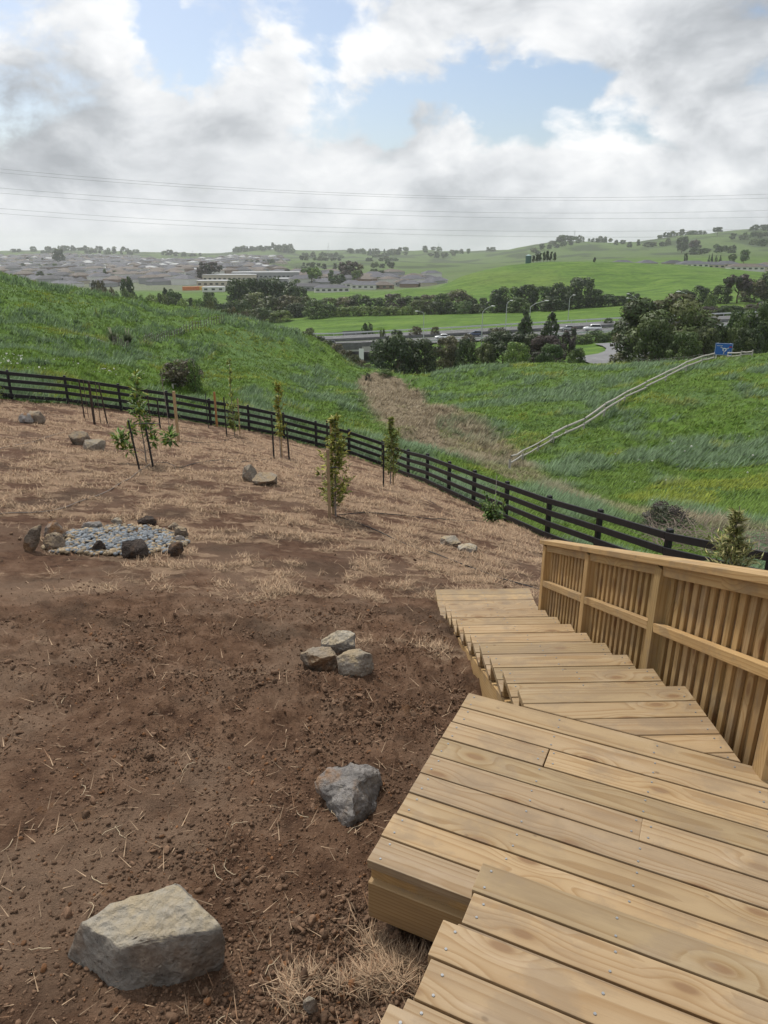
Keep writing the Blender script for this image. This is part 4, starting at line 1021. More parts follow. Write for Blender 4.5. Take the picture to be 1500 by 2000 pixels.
stake(469, 850, 782, 'pale timber stake right of the tall thin young tree', 'wood', .05)
sapling(549, 894, 752, 'young yellow-leaved tree between two black stakes', 'thin', 3)
stake(535, 895, 813, 'black stake left of the yellow-leaved tree', 'black', .05)
stake(565, 898, 836, 'black stake right of the yellow-leaved tree', 'black', .05, (-.03, 0))
stake(551, 893, 830, 'pale stake behind the stem of the yellow-leaved tree', 'wood', .04)
sapling(657, 1009, 812, 'dense olive-green column shrub tied to a pale stake', 'column', 4)
stake(644, 1013, 880, 'pale timber stake with a black tie in front of the column shrub', 'wood', .055, (0, 0), [(.73, .2)])
stake(651, 1004, 832, 'tall pale stake behind the column shrub', 'wood', .045)
stake(643, 985, 826, 'black stake behind the column shrub at the fence', 'black', .03)
sapling(763, 949, 815, 'slim column shrub between a black and a pale stake near the fence corner', 'column', 5)
stake(749, 951, 870, 'black stake left of the slim column shrub', 'black', .045)
stake(768, 950, 866, 'pale stake inside the slim column shrub', 'wood', .045)
sapling(960, 1022, 971, 'low leafy green shrub against the black fence', 'shrub', 6, 'shrub')
stake(965, 1020, 930, 'thin white cane above the low fence shrub', 'oldwood', .012)
sapling(-6, 782, 738, 'small leafy shrub cut off at the far left edge', 'shrub', 8, 'shrub')
xs, ys = 4.50, 8.55; zs = H1(xs, ys)
_s9 = sapling(1432, 1118, 975, 'spiky olive shrub showing over the balustrade cap', 'spiky', 7, 'shrub', 0.0, Vector((xs, ys, zs)))
_s9.scale = (1.25, 1.25, 1.25) if False else (1, 1, 1)
# ------------------------------------------------------------------ far terrain (valley floor, green hill, town plain, skyline hills)
def zv(v, t): return pxdir(750, v).z * t
FC = []                                             # (u, t, z)
def fc(us, t, z):
    for k, u in enumerate(us if isinstance(us, (list, tuple)) else [us]): FC.append((u, t, z[k] if isinstance(z, (list, tuple)) else z))
US = [-900, -300, 150, 500, 800, 1150, 1500, 2100]
fc(US, 70, -33); fc(US, 120, [-32, -32, -31, -30, -22, -19.5, -19, -18]); fc(US, 160, [-32, -32, -31, -30, -26, -22.6, -22, -21])
MW = [(-900, 300, -33), (-300, 268, -32.5), (300, 240, -31), (640, 220, -28.2), (900, 201, -24.3), (1230, 198, -21.5), (1450, 199, -20.3), (1900, 205, -18), (2600, 230, -17)]
for u, t, z in MW: fc(u, t, z - .5); fc(u, t * 1.13, z - .3)
fc([-300, 300, 640, 780, 900, 1050, 1230, 1450, 1900], 278, [-32, -31, -27.4, -26.6, -26, -24.5, -22.2, -19.8, -18])
fc([-300, 300, 640, 780, 900, 1050, 1230, 1450, 1900], 330, [-32, -31, -28.5, -27.5, -27, -26, -23.5, -21, -19])
for u, v, t in ((700, 584, 420), (800, 566, 430), (900, 541, 455), (1000, 520, 470), (1060, 512, 478), (1100, 510, 480), (1180, 511, 480), (1250, 515, 476), (1330, 519, 470), (1400, 523, 465), (1500, 536, 450), (1650, 560, 440)): FC.append((u, t, zv(v, t)))
for u, v, t in ((1000, 575, 385), (1100, 565, 390), (1250, 565, 390), (900, 580, 380)): FC.append((u, t, zv(v, t)))
fc([1000, 1100], 560, -21); fc([1200, 1280, 1380, 1500, 1700], 575, [zv(524, 575), zv(522, 575), zv(524, 575), zv(528, 575), zv(530, 575)]); fc([-300, 0, 300, 500, 700, 850], 460, [-31, -31, -31, -30.5, -30, -29.5])
fc([-300, 0, 300, 500, 700, 850, 980], 620, -31.5); fc([1100, 1200, 1350, 1500, 1800], 680, [-19, -15, -13.5, -13.5, -14])
fc([-600, -100, 200, 500, 750, 950], 1000, [-31, -32, -33, -33, -32, -30]); fc([1100, 1300, 1500, 1900], 1000, [-22, -15, -10, -8])
fc([-600, -100, 200, 450, 650, 800, 950], 1500, [-28, -29, -31, -33, -33, -32, -30]); fc([1100, 1300, 1500, 1900], 1350, [-18, -6, 8, 10])
for u, v, t in ((-500, 497, 2100), (-100, 496, 2050), (60, 494, 2100), (150, 490, 2250), (280, 492, 2300), (400, 499, 2600), (470, 494, 2500), (545, 489, 2300), (600, 495, 2200), (680, 491, 2250), (760, 494, 2200), (840, 488, 2150), (930, 493, 2100),
                (1000, 489, 1900), (1060, 478, 1800), (1100, 474, 1750), (1180, 476, 1800), (1260, 474, 1800), (1300, 463, 1700), (1340, 457, 1650), (1400, 453, 1650), (1500, 447, 1650), (1700, 440, 1700), (2100, 440, 1800)): FC.append((u, t, zv(v, t)))
for u, v, t in ((200, 500, 1900), (60, 503, 1750), (450, 505, 2000), (550, 503, 1900), (680, 508, 1800), (800, 510, 1700), (900, 512, 1600), (1000, 505, 1500)): FC.append((u, t, zv(v, t)))
fc([-900, -300, 300, 700, 1000], 3000, -36); fc([1300, 1600, 2100], 2600, [0, 5, 5]); fc([-900, 0, 700, 1300, 2100], 4200, -48); fc([-900, 0, 700, 1300, 2100], 9000, -95)
def uang(u): return math.atan((u - 750) / FPX / math.cos(PITCH) * .985)
def fspace(x, y): return np.arctan2(x, y) * 3.2, np.log(np.maximum(np.hypot(x, y), 1.0)) * 1.35
_fp = []; _fz = []
for u, t, z in FC:
    d = pxdir(u, 478); x, y = d.x * t, d.y * t; a, b_ = fspace(np.array(x), np.array(y)); _fp.append((float(a), float(b_))); _fz.append(z)
_tf = TPS(np.array(_fp), np.array(_fz), .002)
MWP = []                                            # motorway near edge and far edge in metres
for u, t, z in MW:
    d = pxdir(u, 640); h_ = Vector((d.x, d.y)) / d.y * (t * .98); MWP.append((Vector((h_.x, h_.y, z)), Vector((h_.x * 1.0, h_.y + 25.5, z + .15))))
mwn = np.array([(a.x, a.y, a.z) for a, b_ in MWP])
UNDER = (at(742, 720, 180), at(690, 684, 250))      # the lane that passes under the motorway
def far_h(x, y, detail=True):
    x = np.asarray(x, float); y = np.asarray(y, float); a, b_ = fspace(x, y); z = _tf(a, b_); r = np.hypot(x, y)
    if detail: z = z + fbm(x / 45, y / 45, 4, 5) * np.clip((r - 240) / 200, .0, 1) * .7 + fbm(x / 300, y / 300, 4, 15) * np.clip((r - 1000) / 800, 0, 1) * 6
    ny = np.interp(x, mwn[:, 0], mwn[:, 1]); nz = np.interp(x, mwn[:, 0], mwn[:, 2]); s_ = y - ny
    k = sstep(-14, -2, s_) * sstep(40, 28, s_); z = z * (1 - k) + (nz - .35) * k
    A, B = UNDER; dx, dy = B.x - A.x, B.y - A.y; q = np.clip(((x - A.x) * dx + (y - A.y) * dy) / (dx * dx + dy * dy), 0, 1)
    dd = np.hypot(x - A.x - q * dx, y - A.y - q * dy); kk = sstep(15, 5.5, dd) * (q > 0) * (q < 1)
    return z * (1 - kk) + np.minimum(z, -32.4) * kk
def F1(x, y): return float(far_h(np.array([x]), np.array([y]))[0])
fr = np.concatenate([np.geomspace(95, 300, 150), np.geomspace(304, 7000, 220)]); fa = np.radians(np.concatenate([np.arange(-75, -33, 1.5), np.arange(-33, 33.01, .22), np.arange(34.5, 76, 1.5)]))
FX = fr[:, None] * np.sin(fa)[None]; FY = fr[:, None] * np.cos(fa)[None]; FZ = far_h(FX, FY); na, nr = len(fa), len(fr)
Vf = np.stack([FX, FY, FZ], -1).reshape(-1, 3); ii, jj = np.meshgrid(np.arange(nr - 1), np.arange(na - 1), indexing='ij')
Ff = np.stack([ii * na + jj, (ii + 1) * na + jj, (ii + 1) * na + jj + 1, ii * na + jj + 1], -1).reshape(-1, 4)[:, ::-1]
def ucoord(x, y): return 750 + x / y * FPX * .97
def town_mask(x, y):
    r = np.hypot(x, y); u = ucoord(x, np.maximum(y, 1)); n = fbm(x / 160, y / 160, 3, 44)
    m = sstep(520, 600, r + n * 40) * sstep(2250 - .2 * np.clip(u, 0, 600), 1950 - .25 * np.clip(u, 0, 600), r + n * 200) * sstep(930, 780, u + n * 60)
    m = m * (1 - sstep(520, 600, u + n * 50) * sstep(760, 900, r + n * 60))
    return np.clip(m, 0, 1)
def bush_mask(x, y):
    r = np.hypot(x, y); n = fbm(x / 90, y / 140, 4, 71); return sstep(.02, .3, n) * sstep(800, 1200, r) * (1 - town_mask(x, y)) * .85
tw = town_mask(Vf[:, 0], Vf[:, 1]); bu = bush_mask(Vf[:, 0], Vf[:, 1])
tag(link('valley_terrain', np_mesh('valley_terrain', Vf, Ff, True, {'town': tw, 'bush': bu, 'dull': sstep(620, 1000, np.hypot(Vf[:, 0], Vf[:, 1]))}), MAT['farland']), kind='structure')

# ------------------------------------------------------------------ hillside grass
def grass_cols(x, y, rng, n):
    d = np.hypot(x, y); a = fbm(x / 11, y / 11, 3, 17); b_ = fbm(x / 3.2, y / 5.0, 3, 19); yel = fbm(x / 7, y / 9, 3, 23)
    c = np.tile(np.array([[.172, .272, .050]]), (n, 1))
    k = sstep(-.08, .28, a + b_ * .5)[:, None]; c = c * (1 - k) + np.array([[.200, .295, .160]]) * k
    k = (sstep(.25, .5, yel + .35 * b_) * (a < .12))[:, None] * .55; c = c * (1 - k) + np.array([[.36, .385, .05]]) * k
    g = (gully_mask(x, y) * np.where(x > 4, .55, 1.0))[:, None]; g = np.clip(g * 1.25 + (b_[:, None] * .5) * (g > .05), 0, 1); c = c * (1 - g) + np.array([[.40, .33, .225]]) * g
    return c * rng.uniform(.6, 1.4, (n, 1)), sstep(-.1, .3, a + b_ * .5)
def sample_hill(n, r0, r1, seed, a0=-31, a1=31, pw=.9):
    rng = np.random.default_rng(seed); out = []; tot = 0
    while tot < n:
        m = n * 2; r = np.exp(rng.uniform(np.log(r0), np.log(r1), m)); a = np.radians(rng.uniform(a0, a1, m)); x, y = r * np.sin(a), r * np.cos(a)
        k = ~inside_yard(x, y); out.append(np.stack([x[k], y[k]], 1)); tot += k.sum()
    return np.concatenate(out)[:n], rng
n = 60000; q, rng = sample_hill(n, 9, 128, 101); x, y = q[:, 0], q[:, 1]; d = np.hypot(x, y)
nb = 5; X = np.repeat(x, nb) + rng.normal(0, .10, n * nb) * (1 + np.repeat(d, nb) / 60); Y = np.repeat(y, nb) + rng.normal(0, .10, n * nb) * (1 + np.repeat(d, nb) / 60)
okk = ~inside_yard(X, Y); X, Y = X[okk], Y[okk]; dd_ = np.hypot(X, Y); m = len(X)
cl_, tall = grass_cols(X, Y, rng, m); Z = near_h(X, Y)
hg = (.16 + .30 * tall * rng.uniform(.5, 1.2, m) + rng.uniform(0, .12, m)) * (1 + dd_ / 220) * np.where(dd_ < 22, .7, 1)
up = np.stack([rng.normal(.12, .22, m), rng.normal(-.25, .25, m), np.ones(m)], 1)
la = rng.normal(-.5, .7, m)
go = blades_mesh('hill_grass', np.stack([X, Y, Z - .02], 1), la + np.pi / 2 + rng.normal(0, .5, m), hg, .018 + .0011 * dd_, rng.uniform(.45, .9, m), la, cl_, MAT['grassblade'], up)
tag(go, 'long windblown grass over the paddock hills', 'grass')
# white flower heads at the far left beyond the fence
pts = []
for k in range(70):
    u, v = rnd.choice([(rnd.uniform(0, 45), rnd.uniform(700, 722)), (rnd.uniform(185, 225), rnd.uniform(730, 738)), (rnd.uniform(0, 300), rnd.uniform(705, 745)), (rnd.uniform(1200, 1480), rnd.uniform(860, 1000))]); p = hit(u, v, 32 if u < 600 else 20); pts.append((p.x, p.y, p.z + .35))
pts = np.array(pts); wf = scatter_lumps('white_flowers', pts, np.tile(np.array([[.05, .05, .025]]), (len(pts), 1)) * RNG.uniform(.6, 1.4, (len(pts), 1)), np.tile(np.array([[.75, .75, .68]]), (len(pts), 1)), MAT['pebble'], .1); tag(wf, 'scattered white flower heads in the paddock grass', 'flowers')

# ------------------------------------------------------------------ trees
def crown_pts(kind, rng):
    """clump centres and radii in a unit crown: width 1, height 1, foot at z = 0"""
    C = []
    def add(x, y, z, r): C.append((x, y, z, r))
    if kind == 'dome':
        for k in range(64):
            a = rng.uniform(0, 6.28); zz_ = rng.uniform(.04, .92); rad_ = .46 * math.sqrt(max(0, 1 - max(0, (zz_ - .28) / .70) ** 2)) * (.85 + .15 * min(1, zz_ / .2)) * rng.uniform(.3, 1.0) ** .4; add(math.cos(a) * rad_, math.sin(a) * rad_, zz_, rng.uniform(.09, .16))
    elif kind == 'round':
        for k in range(38):
            a = rng.uniform(0, 6.28); zz_ = rng.uniform(.2, .93); rad_ = .42 * math.sqrt(max(.02, 1 - ((zz_ - .56) / .42) ** 2)) * rng.uniform(.45, 1.0); add(math.cos(a) * rad_, math.sin(a) * rad_, zz_, rng.uniform(.09, .16))
    elif kind == 'cone':
        for k in range(48):
            a = rng.uniform(0, 6.28); zz_ = rng.uniform(.03, .96) ** 1.1; rad_ = .44 * (1.02 - zz_) * rng.uniform(.5, 1.0); add(math.cos(a) * rad_, math.sin(a) * rad_, zz_, .055 + .09 * (1 - zz_))
    elif kind == 'umbrella':
        for k in range(34):
            a = rng.uniform(0, 6.28); zz_ = rng.uniform(.5, .93); rad_ = .45 * rng.uniform(.1, 1.0) * (1 - .5 * abs(zz_ - .7) / .25 * .6); add(math.cos(a) * rad_, math.sin(a) * rad_, zz_, rng.uniform(.07, .12))
    elif kind == 'pine':
        for k in range(40):
            a = rng.uniform(0, 6.28); zz_ = rng.uniform(.25, .97); rad_ = .36 * (1.1 - zz_ * .75) * rng.uniform(.2, 1.0); add(math.cos(a) * rad_, math.sin(a) * rad_, zz_, rng.uniform(.06, .12))
    elif kind == 'column':
        for k in range(30):
            a = rng.uniform(0, 6.28); zz_ = rng.uniform(.06, .96); rad_ = .36 * math.sqrt(max(.05, 1 - ((zz_ - .45) / .56) ** 2)) * rng.uniform(.3, 1); add(math.cos(a) * rad_, math.sin(a) * rad_, zz_, rng.uniform(.08, .14))
    return np.array(C)
PAL = {'dark': [(0.041, 0.068, 0.024), (0.057, 0.086, 0.030), (0.032, 0.054, 0.022), (0.074, 0.105, 0.035)], 'mid': [(0.068, 0.115, 0.032), (0.095, 0.149, 0.041), (0.051, 0.086, 0.027), (0.115, 0.169, 0.049)],
       'bright': [(0.115, 0.182, 0.041), (0.155, 0.223, 0.049), (0.084, 0.142, 0.035), (0.189, 0.257, 0.061)], 'brown': [(0.088, 0.081, 0.046), (0.121, 0.108, 0.057), (0.065, 0.065, 0.038), (0.149, 0.135, 0.068)],
       'olive': [(0.101, 0.128, 0.043), (0.128, 0.155, 0.051), (0.074, 0.097, 0.035), (0.061, 0.081, 0.030)], 'purple': [(0.081, 0.061, 0.061), (0.108, 0.081, 0.074), (0.068, 0.061, 0.047), (0.061, 0.074, 0.041)]}
PAL['grand'] = [(.085, .115, .036), (.115, .150, .045), (.062, .088, .030), (.13, .145, .05), (.10, .10, .045)]
TREES = {}
def tree_data(kind, pal, seed, nleaf=3000, leaf=.034):
    key = (kind, pal, seed, nleaf)
    if key in TREES: return TREES[key]
    rng = np.random.default_rng(seed * 131 + len(kind) * 7); r = random.Random(seed); C = crown_pts(kind, rng)
    w = C[:, 3] ** 2; ci = rng.choice(len(C), nleaf, p=w / w.sum()); dv = rng.normal(0, 1, (nleaf, 3)); dv[:, 2] = dv[:, 2] * .9 + .25; dv /= np.linalg.norm(dv, axis=1, keepdims=True)
    rad_ = C[ci, 3] * rng.uniform(.55, 1.08, nleaf) ** .6; B = C[ci, :3] + dv * rad_[:, None]; B[:, 2] = np.clip(B[:, 2], .012, 1.0)
    cpal = np.array(PAL[pal]); ccol = cpal[rng.integers(0, len(cpal), len(C))]; cols = ccol[ci] * rng.uniform(.72, 1.3, (nleaf, 1))
    f1_ = dv + rng.normal(0, .55, (nleaf, 3)); f1_ /= np.linalg.norm(f1_, axis=1, keepdims=True)         # facing
    s_ = np.cross(f1_, rng.normal(0, 1, (nleaf, 3))); s_ /= np.linalg.norm(s_, axis=1, keepdims=True); t_ = np.cross(f1_, s_)
    L_ = leaf * rng.uniform(.6, 1.4, nleaf); v = np.stack([B - s_ * L_[:, None], B + t_ * (L_ * .6)[:, None], B + s_ * L_[:, None], B - t_ * (L_ * .6)[:, None]], 1)
    gn = np.cross(v[:, 1] - v[:, 0], v[:, 2] - v[:, 0]); fl = (gn * dv).sum(1) < 0; v[fl] = v[fl][:, ::-1]
    nrm = dv * .8 + f1_ * .35 + np.array([[0, 0, .15]])
    crown = np_mesh('crown', v.reshape(-1, 3), np.arange(4 * nleaf).reshape(-1, 4), False, {'col': np.repeat(cols, 4, 0)}, np.repeat(nrm, 4, 0)); crown.materials.append(MAT['leaf'])
    tb = {'umbrella': .62, 'pine': .9, 'cone': .92, 'round': .6, 'dome': .55, 'column': .85}[kind]
    stem = [Vector((.012 * math.sin(i * 1.7 + seed), .012 * math.cos(i * 1.3), -.03 + tb * i / 5)) for i in range(6)]; r0 = .026
    tl_ = [tube(stem, [r0 * (1 - .7 * i / 5) for i in range(6)], 6)]
    for k in range(10):
        c = C[r.randrange(len(C))]; j = min(4, max(1, int(c[2] / tb * 4 * .7))); a = stem[j]; b_ = Vector(c[:3]); tl_.append(tube([a, a.lerp(b_, .5) + Vector((0, 0, -.02)), b_], [.010, .007, .003], 4))
    trunk = tubes_mesh(tl_, 'trunk'); trunk.materials.append(MAT['bark'])
    TREES[key] = (trunk, crown); return TREES[key]
def tree_at(x, y, z, w, h_, kind, pal, seed, label, cat='tree', group=None, name='tree', nleaf=3000, leaf=.034, parts=True):
    trunk, crown = tree_data(kind, pal, seed, nleaf, leaf)
    if parts:
        r_ = empty(name, (x, y, z), label, cat, group, rnd.uniform(0, 6.28))
        a = bpy.data.objects.new('trunk', trunk); b_ = bpy.data.objects.new('crown', crown)
        for o in (a, b_): COL.objects.link(o); o.parent = r_; o.scale = (w, w, h_)
        return r_
    o = bpy.data.objects.new(name, crown); COL.objects.link(o); o.location = (x, y, z); o.scale = (w, w, h_); o.rotation_euler = (0, 0, rnd.uniform(0, 6.28))
    return tag(o, label, cat, group)
def tree_px(u, vtop, t, wpx, kind, pal, seed, label, cat='tree', group=None, name='tree', near=False, vb=None, **kw):
    """tree whose top is seen at (u, vtop) at distance t; its foot is on the ground there"""
    p = at(u, vtop, t); z = H1(p.x, p.y) if near else F1(p.x, p.y)
    if not near and math.hypot(p.x, p.y) < 160: z = max(z, H1(p.x, p.y))
    if vb is not None: z = min(z, at(u, vb, t).z) if not near else z
    h_ = max(p.z - z, .8) + .15
    return tree_at(p.x, p.y, z - .15, wpx * t / FPX * 1.12, h_, kind, pal, seed, label, cat, group, name, **kw)
G1 = 'trees of the dark grove left of the valley'; G2 = 'shrubs along the foot of the left hill'; G3 = 'trees of the hedgerow across the valley'; G4 = 'trees in front of the green hill'; G5 = 'bushes behind the right paddock crest'; G6 = 'trees beyond the left hill'
hi = dict(nleaf=7500, leaf=.024)
# large trees close behind the paddock crests
tree_px(1310, 577, 108, 192, 'dome', 'grand', 1, 'very large rounded olive-green tree behind the right crest, left of the sign', 'tree', None, 'tree', nleaf=20000, leaf=.018)
tree_px(1280, 624, 101, 70, 'dome', 'mid', 2, 'lighter green lobe of a tree in front of the very large tree', 'tree', None, 'tree', **hi)
tree_px(1385, 640, 100, 60, 'dome', 'olive', 3, 'rounded shrub at the right foot of the very large tree, behind the sign', 'tree', None, 'tree', **hi)
tree_px(1340, 650, 98, 66, 'dome', 'mid', 4, 'bushy shrub under the middle of the very large tree', 'shrub', None, 'shrub', **hi)
tree_px(765, 655, 118, 92, 'dome', 'dark', 5, 'dark spreading tree at the head of the dry gully', 'tree', None, 'tree', **hi)
tree_px(815, 662, 121, 80, 'dome', 'dark', 6, 'dark tree right of the spreading one at the gully head', 'tree', None, 'tree', **hi)
tree_px(868, 658, 126, 64, 'dome', 'brown', 7, 'brownish bush between the gully trees and the lamp post', 'shrub', None, 'shrub', **hi)
for k, (u, v, t, w_, kd, pl, lb) in enumerate([(912, 662, 120, 44, 'dome', 'dark', 'small dark bush just left of the tall lamp base'), (948, 672, 118, 46, 'dome', 'olive', 'olive bush at the foot of the tall lamp'), (985, 648, 128, 84, 'dome', 'dark', 'wide dark bush left of the conifers behind the crest'),
        (1030, 652, 126, 76, 'dome', 'dark', 'dark bush below the left conifer'), (1010, 668, 112, 50, 'dome', 'bright', 'light green bush in front of the dark crest bushes'), (1070, 655, 122, 66, 'dome', 'purple', 'dark bush below the right conifer'),
        (1078, 672, 112, 50, 'dome', 'mid', 'green bush in front of the pinkish shrub on the crest'), (1128, 680, 115, 36, 'dome', 'mid', 'green bush at the left end of the side road'), (1116, 640, 140, 40, 'column', 'purple', 'dark narrow tree in front of the white utility car'),
        (1165, 646, 178, 50, 'dome', 'mid', 'green bush at the back of the side road bend'), (1205, 648, 178, 46, 'dome', 'mid', 'bush right of the bend, next to the very large tree'), (1135, 653, 176, 40, 'dome', 'mid', 'bush behind the side road, left of the bend'),
        (1028, 608, 150, 62, 'cone', 'dark', 'left of two dark conifers in front of the motorway'), (1079, 606, 150, 56, 'cone', 'dark', 'right of two dark conifers in front of the motorway'),
        (1447, 606, 120, 46, 'dome', 'mid', 'green tree right of the very large tree'), (1490, 590, 112, 84, 'dome', 'mid', 'tall green tree at the right edge'), (1465, 640, 104, 64, 'dome', 'dark', 'dark shrub right of the sign under the tall tree'), (1425, 640, 108, 40, 'dome', 'mid', 'shrub just right of the sign'), (1550, 600, 110, 90, 'dome', 'mid', 'tree beyond the right edge of the picture')]):
    tree_px(u, v, t, w_, kd, pl, 10 + k % 7, lb, 'tree' if kd != 'dome' else 'shrub', G5, 'tree' if kd != 'dome' else 'shrub', **(hi if t < 130 else {}))
# shrubs on the far side of the left crest, down to the bridge
for k, (u, v, t, w_, pl) in enumerate([(432, 604, 124, 34, 'olive'), (452, 600, 124, 26, 'brown'), (475, 609, 123, 28, 'brown'), (502, 626, 122, 20, 'mid'), (520, 632, 121, 26, 'brown'), (548, 638, 120, 32, 'olive'), (575, 641, 119, 34, 'dark'), (600, 646, 118, 34, 'olive'), (622, 656, 116, 34, 'dark'),
        (640, 664, 114, 32, 'olive'), (658, 672, 112, 30, 'brown'), (676, 682, 110, 28, 'brown'), (692, 693, 107, 24, 'olive'), (706, 704, 104, 22, 'brown'), (718, 713, 101, 18, 'olive'), (752, 737, 94, 26, 'mid'), (719, 728, 92, 11, 'purple')]):
    tree_px(u, v, t, w_, 'dome', pl, 20 + k % 5, 'low %s scrub bush in the line behind the left crest' % {'olive': 'olive', 'brown': 'brownish', 'mid': 'green', 'dark': 'dark', 'purple': 'purplish'}[pl] if k < 15 else ('green reed clump at the head of the dry gully' if k == 15 else 'small grey upright bush at the left of the gully head'), 'shrub', G2, 'shrub', near=True, nleaf=2600, leaf=.03)
# grove
for k, (u, v, t, w_, kd, pl) in enumerate([(462, 546, 330, 56, 'round', 'dark'), (490, 545, 335, 50, 'round', 'dark'), (528, 541, 340, 58, 'round', 'dark'), (560, 546, 338, 56, 'round', 'dark'), (585, 560, 332, 34, 'dome', 'dark'), (495, 571, 312, 62, 'dome', 'olive'), (532, 579, 308, 60, 'dome', 'olive'),
        (566, 577, 306, 60, 'dome', 'brown'), (470, 585, 300, 40, 'dome', 'mid'), (548, 606, 288, 40, 'dome', 'bright'), (515, 600, 290, 40, 'dome', 'mid'), (490, 604, 285, 34, 'dome', 'olive'), (595, 580, 310, 46, 'dome', 'olive'), (575, 592, 300, 40, 'dome', 'dark'), (440, 590, 300, 40, 'dome', 'dark')]):
    tree_px(u, v, t, w_, kd, pl, 30 + k % 6, ['tall dark evergreen crown in the grove left of the valley', 'rounded lower tree at the front of the dark grove'][v > 565], 'tree', G1)
tree_px(618, 586, 290, 46, 'dome', 'mid', 36, 'rounded grey-green willow standing at the edge of the field', 'tree')
tree_px(645, 594, 292, 26, 'dome', 'mid', 37, 'small rounded bush against the right side of the willow', 'shrub')
for k, (u, v, t, w_, pl) in enumerate([(640, 582, 320, 40, 'olive'), (672, 580, 322, 44, 'brown'), (700, 576, 322, 46, 'dark'), (735, 582, 320, 40, 'dark'), (770, 574, 322, 46, 'purple'), (806, 578, 322, 40, 'dark'), (840, 576, 322, 44, 'brown'), (898, 566, 324, 50, 'brown'), (922, 582, 322, 24, 'dark'), (944, 582, 320, 22, 'dark')]):
    tree_px(u, v, t, w_, 'dome', pl, 40 + k % 6, 'dark tree in the back row of the hedgerow across the valley', 'tree', G3)
for k, (u, v, t, w_, pl) in enumerate([(665, 599, 292, 30, 'bright'), (690, 598, 292, 34, 'bright'), (712, 598, 292, 30, 'bright'), (742, 598, 291, 34, 'bright'), (770, 598, 291, 34, 'bright'), (795, 597, 290, 26, 'bright'), (818, 586, 292, 38, 'olive'), (850, 590, 290, 36, 'dark'), (864, 573, 294, 34, 'mid'), (880, 590, 289, 24, 'dark'), (905, 588, 288, 44, 'mid'), (935, 594, 287, 34, 'dark')]):
    tree_px(u, v, t, w_, 'dome', pl, 46 + k % 5, 'rounded yellow-green bush in the front row of the hedgerow' if pl == 'bright' else 'taller green bush at the right of the front hedgerow', 'shrub', G3, 'shrub')
for k, (u, v, t, w_, pl) in enumerate([(975, 566, 284, 40, 'dark'), (995, 560, 284, 48, 'mid'), (1030, 556, 283, 46, 'dark'), (1062, 560, 282, 46, 'mid'), (1095, 552, 282, 46, 'dark'), (1135, 541, 281, 66, 'dark'), (1118, 565, 278, 40, 'dark'), (1165, 565, 279, 36, 'dark'), (1190, 575, 278, 34, 'dark'), (1212, 578, 277, 30, 'dark'), (1236, 570, 277, 28, 'dark'), (1015, 580, 276, 46, 'mid'), (1080, 578, 275, 50, 'dark')]):
    tree_px(u, v, t, w_, 'dome', pl, 50 + k % 6, 'tallest dark tree in the row below the green hill' if u == 1135 else 'dark bushy tree in the row below the green hill', 'tree', None if u == 1135 else G4)
for k, (u, v, t, w_, kd, pl, lb) in enumerate([(1337, 566, 262, 36, 'dome', 'dark', 'dark bush left of two above the field behind the very large tree'), (1370, 558, 262, 36, 'dome', 'dark', 'rounded dark bush left of the pale reed clump'), (1412, 556, 260, 36, 'dome', 'dark', 'rounded dark bush right of the pale reed clump'), (1448, 535, 258, 56, 'umbrella', 'purple', 'reddish open-crowned tree on the green hill at the right'),
        (1480, 546, 262, 50, 'dome', 'brown', 'brown bush below the green hill at the right edge'), (1515, 530, 262, 60, 'dome', 'dark', 'dark tree below the green hill, cut by the right edge'), (1390, 574, 250, 20, 'dome', 'bright', 'pale reed clump between two dark bushes'), (1390, 597, 222, 40, 'dome', 'purple', 'dark bush on the median behind the very large tree'), (1430, 596, 220, 50, 'dome', 'dark', 'wide dark bush by the far carriageway at the right'), (1475, 594, 222, 40, 'dome', 'purple', 'dark bush at the right end of the far verge')]):
    tree_px(u, v, t, w_, kd, pl, 56 + k % 5, lb, 'tree' if kd == 'umbrella' else 'shrub', None, 'tree' if kd == 'umbrella' else 'shrub')
# median and verge shrubs on the motorway
for k, (u, v, t, w_, pl) in enumerate([(747, 641, 219, 14, 'olive'), (775, 644, 216, 24, 'dark'), (812, 638, 214, 24, 'brown'), (850, 638, 213, 18, 'brown'), (718, 630, 235, 26, 'dark'), (605, 640, 240, 18, 'olive'), (1190, 621, 209, 16, 'dark'), (960, 641, 208, 14, 'olive'), (915, 652, 185, 28, 'brown'), (975, 640, 190, 30, 'brown')]):
    tree_px(u, v, t, w_, 'dome', pl, 60 + k % 4, 'small shrub growing on the motorway median or verge', 'shrub', 'shrubs along the motorway', 'shrub', nleaf=1200, leaf=.05)
